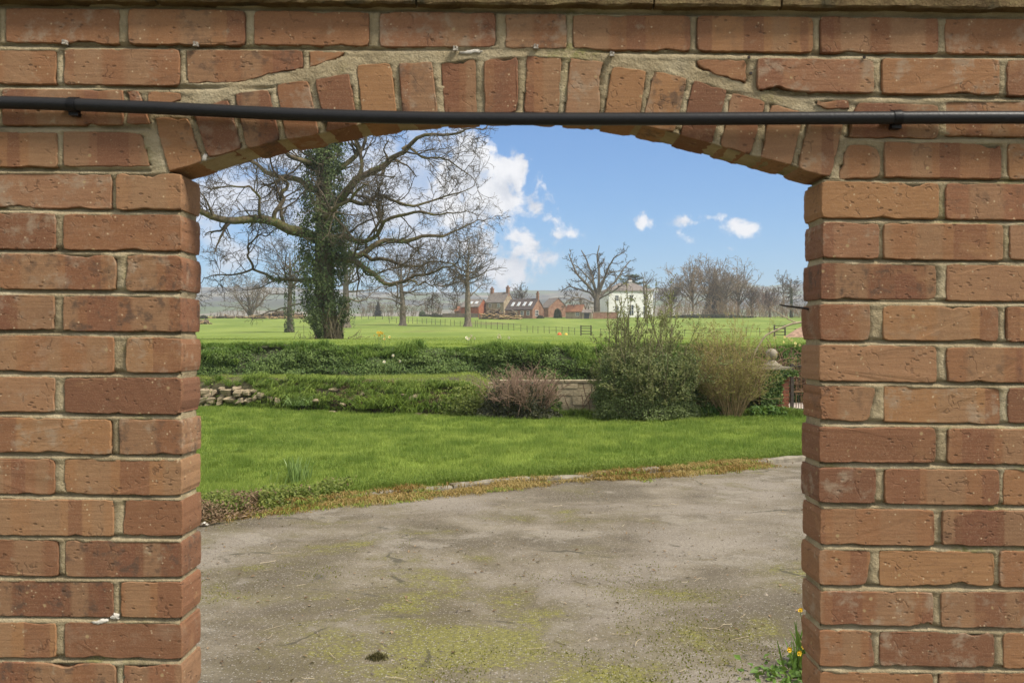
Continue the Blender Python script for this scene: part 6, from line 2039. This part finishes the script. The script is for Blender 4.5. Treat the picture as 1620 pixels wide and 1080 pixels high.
def gabled(name, label, cat, px, pyb, Y, L, W, eave, ridge, rot, wallm, roofm, front=(), gable=(), sky=(), chim=(), over=.25, group=None, hip=0.0):
    """local x along the ridge, front towards -y"""
    s = Y / FPX
    x = (px - 810) * s
    t = thing(name, label, cat, (x, Y, zf(x, Y) - .15), rad(rot), group)
    h = .15
    e, rg = eave + h, ridge + h
    b = MB()
    A = [(-L / 2, -W / 2), (L / 2, -W / 2), (L / 2, W / 2), (-L / 2, W / 2)]
    hp = hip
    V = [(x_, y_, 0) for x_, y_ in A] + [(x_, y_, e) for x_, y_ in A] + [(-L / 2 + hp, 0, rg - .08), (L / 2 - hp, 0, rg - .08)]
    b.add(V, [(0, 1, 5, 4), (2, 3, 7, 6), (1, 2, 6, 5), (3, 0, 4, 7), (5, 6, 9), (7, 4, 8), (4, 5, 9, 8), (6, 7, 8, 9)])
    b.build('wall', wallm, t)
    if hip:
        b = MB(); o = over
        R = [(-L / 2 - o, -W / 2 - o, e), (L / 2 + o, -W / 2 - o, e), (L / 2 + o, W / 2 + o, e), (-L / 2 - o, W / 2 + o, e), (-L / 2 + hp, 0, rg), (L / 2 - hp, 0, rg)]
        R2 = [(a_, b__, c_ - .18) for a_, b__, c_ in R[:4]]
        b.add(R + R2, [(0, 1, 5, 4), (1, 2, 5), (2, 3, 4, 5), (3, 0, 4), (6, 7, 1, 0), (7, 8, 2, 1), (8, 9, 3, 2), (9, 6, 0, 3), (9, 8, 7, 6)])
        roof = b.build('roof', roofm, t)
    else:
        sl = (rg - e) / (W / 2)
        b = MB(); o = over; tk = .16
        for sgn in (-1, 1):
            y0, y1 = 0, sgn * (W / 2 + o)
            z0_, z1 = rg, e - o * sl
            V = [(-L / 2 - o * .5, y0, z0_ + tk * .3), (L / 2 + o * .5, y0, z0_ + tk * .3), (L / 2 + o * .5, y1, z1 + tk * .3), (-L / 2 - o * .5, y1, z1 + tk * .3)]
            V += [(a_, b__, c_ - tk) for a_, b__, c_ in V]
            F = [(0, 1, 2, 3), (7, 6, 5, 4), (0, 4, 5, 1), (1, 5, 6, 2), (2, 6, 7, 3), (3, 7, 4, 0)]
            b.add(V, F if sgn < 0 else [f[::-1] for f in F])
        roof = b.build('roof', roofm, t)
    def opening(kind, u, z, w, hh, side):
        # side 'f' front wall at y=-W/2, 'g' gable wall at x=+L/2, 'e' the left end wall
        if side == 'f': loc, rz = (u, -W / 2, z + h), 0
        elif side == 'g': loc, rz = (L / 2, u, z + h), math.pi / 2
        else: loc, rz = (-L / 2, u, z + h), -math.pi / 2
        if kind == 'w':
            b = MB(); f = .10
            b.box(-w / 2 - f, w / 2 + f, -.05, .1, -f, 0); b.box(-w / 2 - f, w / 2 + f, -.05, .1, hh, hh + f)
            b.box(-w / 2 - f, -w / 2, -.05, .1, 0, hh); b.box(w / 2, w / 2 + f, -.05, .1, 0, hh)
            b.box(-.04, .04, -.04, .09, 0, hh); b.box(-w / 2, -.04, -.038, .088, hh * .5 - .04, hh * .5 + .04); b.box(.04, w / 2, -.038, .088, hh * .5 - .04, hh * .5 + .04)
            fo = b.build('window', WINF, t, False, loc, (0, 0, rz))
            b = MB(); b.box(-w / 2, w / 2, -.02, .06, 0, hh); b.build('pane', GLASS, fo)
        else:
            b = MB(); b.box(-w / 2, w / 2, -.05, .1, 0, hh); b.box(-w / 2 - .1, -w / 2, -.07, .1, 0, hh + .1); b.box(w / 2, w / 2 + .1, -.07, .1, 0, hh + .1)
            b.build('door', DOORM, t, False, loc, (0, 0, rz))
    for k_, u, z, w, hh in front: opening(k_, u, z, w, hh, 'f')
    for k_, u, z, w, hh in gable: opening(k_, u, z, w, hh, 'g')
    for u, v, w, hh in sky:   # on the front slope: u along, v 0 eave..1 ridge
        ang = math.atan2(rg - e, W / 2)
        b = MB(); b.box(-w / 2 - .08, w / 2 + .08, -hh / 2 - .08, hh / 2 + .08, 0, .12)
        y_ = -W / 2 * (1 - v); z_ = e + (rg - e) * v + .06
        fo = b.build('skylight', WINF, roof, False, (u, y_, z_), (ang, 0, 0))
        b = MB(); b.box(-w / 2, w / 2, -hh / 2, hh / 2, .12, .15)
        b.build('skylight_pane', GLASSB, roof, False, (u, y_, z_), (ang, 0, 0))
    for u, y_, w, z0_, z1 in chim:
        b = MB(); b.box(u - w / 2, u + w / 2, y_ - w * .4, y_ + w * .4, z0_, z1 + h); b.box(u - w / 2 - .1, u + w / 2 + .1, y_ - w * .4 - .1, y_ + w * .4 + .1, z1 + h - .3, z1 + h - .12)
        c = b.build('chimney', OLDBRICK if wallm is not RENDER else RENDER, roof)
        b = MB()
        for q in (-.22, .22): b.lathe([(.13, 0), (.16, .1), (.11, .5), (.0, .5)], 7, (u + q * w, y_, z1 + h))
        b.build('chimney_pot', RUSTTILE, c)
    return t
S280 = 280 / FPX
gabled('brick_barn', 'red brick barn with two skylights, leftmost of the farm buildings', 'barn', 751, 500, 288, 6.2, 6.0, 3.3, 5.6, -28, REDBRICK, SLATE, sky=[(-.2, .45, .7, 1.1), (1.6, .45, .7, 1.1)])
gabled('brick_lean_to', 'low brick lean-to at the left of the red brick barn', 'shed', 731, 500, 290, 3.0, 4.0, 2.0, 3.4, -28, OLDBRICK, RUSTTILE)
gabled('farmhouse', 'old stone farmhouse with a chimney at each end, tallest of the farm buildings', 'house', 791, 501, 287, 6.8, 5.4, 4.7, 7.6, -36, RUBBLE, SLATE,
       front=[('w', -1.8, 3.0, .8, 1.0), ('w', 1.5, 3.0, .8, 1.0), ('w', -1.8, .8, .9, 1.1), ('d', .2, 0, .9, 2.0)], gable=[('w', 0, 2.6, .7, .9)], chim=[(-3.0, 0, .9, 6.6, 9.0), (3.0, 0, .9, 6.6, 9.2)])
gabled('long_barn', 'long brick barn with four white skylights in a dark roof', 'barn', 830, 502.5, 272, 9.4, 6.2, 2.6, 5.6, -34, OLDBRICK, DKTILE,
       front=[('w', -1.0, .8, .8, 1.1), ('w', 1.2, .8, .8, 1.1), ('w', 3.2, .8, .8, 1.1), ('d', -2.6, 0, .9, 2.0)], gable=[('w', -.8, .6, 1.6, 1.5)], sky=[(-2.9, .45, .65, 1.5), (-.9, .45, .65, 1.5), (1.1, .45, .65, 1.5), (3.1, .45, .65, 1.5)], chim=[(4.5, 0, .7, 5.0, 7.2)])
gabled('grey_roofed_barn', 'grey-roofed brick building half hidden behind the long barn gable', 'barn', 876, 502, 289, 5.0, 7.0, 3.0, 5.9, -60, OLDBRICK, SLATE)
gabled('stone_outbuilding', 'small stone outbuilding with a rust-coloured tile roof', 'outbuilding', 911, 504, 266, 4.8, 3.8, 2.1, 3.9, -24, RUBBLE, RUSTTILE, front=[('w', 1.2, .8, .8, .9)], gable=[('d', 0, 0, .9, 1.8)])
gabled('cart_shed', 'low stone shed against the right end of the stone outbuilding', 'shed', 929, 504, 264, 2.6, 3.0, 1.8, 2.6, -10, RUBBLE, SLATE, front=[('d', 0, 0, 1.2, 1.5)])
wh = gabled('white_house', 'white rendered two-storey house with a grey hipped roof', 'house', 991, 502, 285, 13.8, 9.5, 7.8, 10.4, 10, RENDER, SLATE,
       front=[('w', -4.4, 4.8, 1.0, 1.5), ('w', .1, 4.8, 1.0, 1.7), ('w', 4.4, 4.8, 1.0, 1.5), ('w', -4.4, .7, 1.1, 2.4), ('w', .1, .5, 1.3, 3.0), ('w', 4.4, .7, 1.1, 2.4)],
       gable=[('w', -2.4, 4.8, 1.0, 1.5), ('w', 2.4, 4.8, 1.0, 1.5), ('w', -2.4, .7, 1.0, 2.2)], chim=[(1.2, 0, 1.0, 9.3, 11.2)], hip=4.6, over=.3)
# brick garden wall between outbuilding and white house
gwY = 262
b = MB()
x0, x1 = (938 - 810) * gwY / FPX, (978 - 810) * gwY / FPX
gwt = thing('yard_wall', 'long brick yard wall under the pollarded tree', 'wall', (x0, gwY, zf(x0, gwY) - .2))
b.box(0, x1 - x0, 0, .3, 0, 2.0); b.build('wall_face', OLDBRICK, gwt)
b = MB(); b.box(-.05, x1 - x0 + .05, -.06, .36, 2.0, 2.12); b.build('wall_coping', RUBBLE, gwt)
fw = thing('boundary_wall', 'low dark stone wall in front of the red brick barn', 'wall', ((700 - 810) * 284 / FPX, 284, zf((700 - 810) * 284 / FPX, 284) - .2))
b = MB(); b.box(0, 60 * 284 / FPX, 0, .4, 0, 1.3); b.build('wall_face', wallmat('dark_wall', (.09, .075, .06), (.15, .125, .09)), fw)
b = MB(); b.box(-.05, 60 * 284 / FPX + .05, -.05, .45, 1.3, 1.38); b.build('wall_coping', RUBBLE, fw)

# log heaps
LOGB = bark_mat('log_bark', (.075, .055, .038), (.16, .12, .08), (.2, .16, .09), .3, 3)
LOGE = plain('log_end', (.42, .29, .15), .9, .3, 4, .003, 30)
def log_heap(label, px0, px1, pyb, pyt, Y, seed, n, pale):
    r = np.random.default_rng(seed)
    s = Y / FPX
    xc = ((px0 + px1) / 2 - 810) * s
    W_ = (px1 - px0) * s; H_ = (pyb - pyt) * s
    t = thing('log_heap', label, 'log pile', (xc, Y, zf(xc, Y)))
    u = r.uniform(-.5, .5, n)
    top = H_ * np.clip(1 - (np.abs(u) * 2) ** 2.2, .15, 1) * (.7 + .5 * fbm(u * 5, 0, 0, seed, 2))
    z = r.uniform(0, 1, n) * top + .1
    L = r.uniform(.7, 2.6, n)
    az = r.normal(.25, .55, n)
    d = np.stack([np.cos(az), np.sin(az) * .6, r.normal(0, .22, n)], -1)
    c = np.stack([u * W_, r.uniform(-1.2, 1.2, n), z], -1)
    P = np.stack([c - d * L[:, None] / 2, c + d * L[:, None] / 2], 1)
    R = np.repeat(r.uniform(.10, .28, n)[:, None], 2, 1)
    V, F = tubes([(P, R, 7)])
    tag(obj('logs', V, F, LOGB, t, True), kind='stuff')
    # sawn faces
    k = np.arange(n * 2)
    caps = (k[:, None] * 7 + np.arange(7)[None])
    tag(obj('sawn_ends', V, caps[:, ::-1] if True else caps, LOGE, t), kind='stuff')
    m = int(n * pale)
    Pb = np.stack([r.uniform(-.5, .5, m) * W_, r.uniform(-1.6, -.8, m), r.uniform(.05, .6, m) * H_ * .8], -1)
    dd = np.stack([r.normal(1, .2, m), r.normal(0, .3, m), r.normal(0, .25, m)], -1)
    Pp = np.stack([Pb - dd * .5, Pb + dd * .5], 1)
    V, F = tubes([(Pp, np.full((m, 2), .09), 4)])
    tag(obj('split_timber', V, F, LOGE, t), kind='stuff')
log_heap('heap of sawn logs on the field in front of the stone farmhouse', 762, 800, 506, 490, 262, 601, 130, .3)
log_heap('paler heap of split timber right of the sawn logs, before the long barn', 792, 823, 507, 494, 258, 602, 70, 1.0)
log_heap('long low heap of brushwood and logs left of the ivy-clad oak', 400, 486, 504.5, 494, 262, 603, 190, .35)
log_heap('thin scatter of logs at the left end of the brushwood heap', 330, 400, 503.5, 500.5, 268, 604, 60, .1)
log_heap('small pile of logs lying nearer in the left of the field by the pier', 314, 330, 513.5, 509, 215, 605, 26, .3)

# ================================================================== FIELD FENCES AND HURDLES
POSTM = plain('dark_post', (.060, .050, .040), .9, .3, 3, .004, 20)
def fence(label, posts, wires=True):
    pts = []
    for px, pyb, hpx in posts:
        Y = py_to_Y(pyb)
        s = Y / FPX
        x = (px - 810) * s
        pts.append((x, Y, zf(x, Y) - .1, hpx * s + .1, s))
    o0 = pts[0]
    t = thing('field_fence', label, 'fence', o0[:3])
    for x, Y, z, h, s in pts:
        b = MB(); w = max(.045, s * .62)
        b.box(-w / 2, w / 2, -w / 2, w / 2, 0, h, jit=.006)
        b.build('post', POSTM, t, False, (x - o0[0], Y - o0[1], z - o0[2]), (rad((x * 7) % 3 - 1.5), rad((x * 13) % 4 - 2), 0))
    if wires:
        for f in (.55, .9):
            P = np.array([(x - o0[0], Y - o0[1], z - o0[2] + h * f) for x, Y, z, h, s in pts])
            P = resample(P, len(P) * 3)
            b = MB(); b.tube(P, [max(.004, .012)] * len(P), 3); b.build('wire', POSTM, t)
    return t
fence('post and wire fence crossing the field in front of the farm', [(616, 511, 8), (627, 511, 8), (646, 511.5, 9), (653, 511.5, 9), (660, 512, 9), (668, 512, 9), (675, 512.5, 9), (683, 513, 9), (689, 513.5, 9), (697, 514, 9.5), (704, 514.5, 10), (713, 515, 9.5), (719, 515, 9), (728, 515.8, 9), (752, 517, 10), (755, 517.5, 11), (761, 518.5, 11), (769, 519.5, 11), (777, 520, 11), (787, 520.5, 11), (795, 521, 10), (804, 522, 11), (813, 523, 11), (824, 524.5, 11), (834, 525.5, 11), (843, 526, 11), (851, 526.5, 11), (861, 527, 11.5), (869, 527.5, 11), (880, 527.5, 11), (889, 528, 11), (900, 528.5, 12), (909, 529.2, 11)])
fence('post and wire fence on the right of the field between the two wooden hurdles', [(950, 530.5, 11), (968, 531, 11), (1083, 531.5, 11), (1181, 531.5, 14), (1202, 531.6, 13), (1218, 531.8, 13), (1258, 532, 13), (1283, 532, 13)])
fence('far post and rail fence along the skyline left of the small field tree', [(562, 504.5, 6), (572, 504.5, 6), (583, 504.6, 6), (594, 504.8, 6), (605, 505, 6.5), (615, 505.4, 7), (620, 506, 8)])
fence('far line of thin posts on the skyline left of the log heap', [(332, 503.6, 5), (339, 503.6, 6), (344, 503.6, 6), (348, 503.6, 6), (357, 503.6, 6.5), (371, 503.5, 6), (377, 503.4, 5)])
def hurdle(label, px0, px1, pyb, pyt):
    Y = py_to_Y(pyb); s = Y / FPX
    x0, x1 = (px0 - 810) * s, (px1 - 810) * s
    h = (pyb - pyt) * s
    t = thing('hurdle', label, 'hurdle', (x0, Y, zf(x0, Y) - .05))
    W_ = x1 - x0
    for xx in (0, W_):
        b = MB(); b.box(xx - .06, xx + .06, -.06, .06, 0, h + .05, jit=.006); b.build('post', POSTM, t)
    for f in (.22, .48, .72, .95):
        b = MB(); b.box(.06, W_ - .06, -.025, .025, h * f - .03, h * f + .03, jit=.006); b.build('rail', POSTM, t)
    return t
hurdle('dark wooden hurdle in the field fence, seen left of the grey-green shrub', 919, 935, 530.8, 514.5)
hurdle('tree guard hurdle of dark rails seen above the stone ball finial', 1225, 1242, 532.2, 513)
r = np.random.default_rng(620)
def dome(name, label, px, py, mat, w):
    Y = py_to_Y(py + 2.2); s = Y / FPX; x = (px - 810) * s
    b = MB(); R0 = w * s / 2
    b.lathe([(R0, 0), (R0 * 1.02, R0 * .12), (R0 * .86, R0 * .65), (R0 * .55, R0 * 1.05), (R0 * .25, R0 * 1.2), (.001, R0 * 1.22)], 12)
    o = b.build(name, mat, None, True, (x, Y, zf(x, Y) - .02))
    tag(o, label, 'marker')
ORANGE = plain('orange_plastic', (.65, .13, .04), .5, .1, 5, .001, 40)
YELP = plain('yellow_plastic', (.75, .48, .06), .5, .1, 5, .001, 40)
dome('field_marker', 'small orange domed object on the grass by the field fence', 885, 527, ORANGE, 7)
dome('field_marker', 'small yellow domed object on the grass right of the orange one', 895.5, 527, YELP, 5)
# heap of pinkish gravel by the right pier
n = 26
Yh = py_to_Y(533); s = Yh / FPX
uu_ = np.linspace(0, 1, n)
Ra, Aa = np.meshgrid(np.linspace(0, 1, 16), np.linspace(0, 2 * math.pi, 40), indexing='ij')
Zh_ = (1 - Ra) ** .9 * (22 * s) * .95 + (fbm(Ra * np.cos(Aa) * 5 + 3, Ra * np.sin(Aa) * 5, 0, 7, 4) - .5) * .22 * (1 - Ra * .5)
o = obj('gravel_heap', np.stack([Ra * np.cos(Aa) * 34 * s, Ra * np.sin(Aa) * 20 * s, Zh_ - .05], -1).reshape(-1, 3), grid_faces(16, 40)[:, ::-1], plain('pink_gravel', (.33, .215, .15), .95, .35, 3, .03, 14), None, True)
xg = (1273 - 810) * s
o.location = (xg, Yh, zf(xg, Yh))
tag(o, 'pale pinkish heap of earth and gravel in the field by the right pier', 'heap')
# ================================================================== HAZE
hm, hg = material('haze_air')
vol = hg.n('ShaderNodeVolumePrincipled', {'Color': (.86, .91, 1.0), 'Density': .00032, 'Anisotropy': .2})
hm.node_tree.links.new(vol.outputs[0], hg.n('ShaderNodeOutputMaterial').inputs['Volume'])
b = MB()
b.box(-2150, 2150, -80, 3300, -60, 165)
hz = b.build('haze', hm)
tag(hz, kind='stuff')
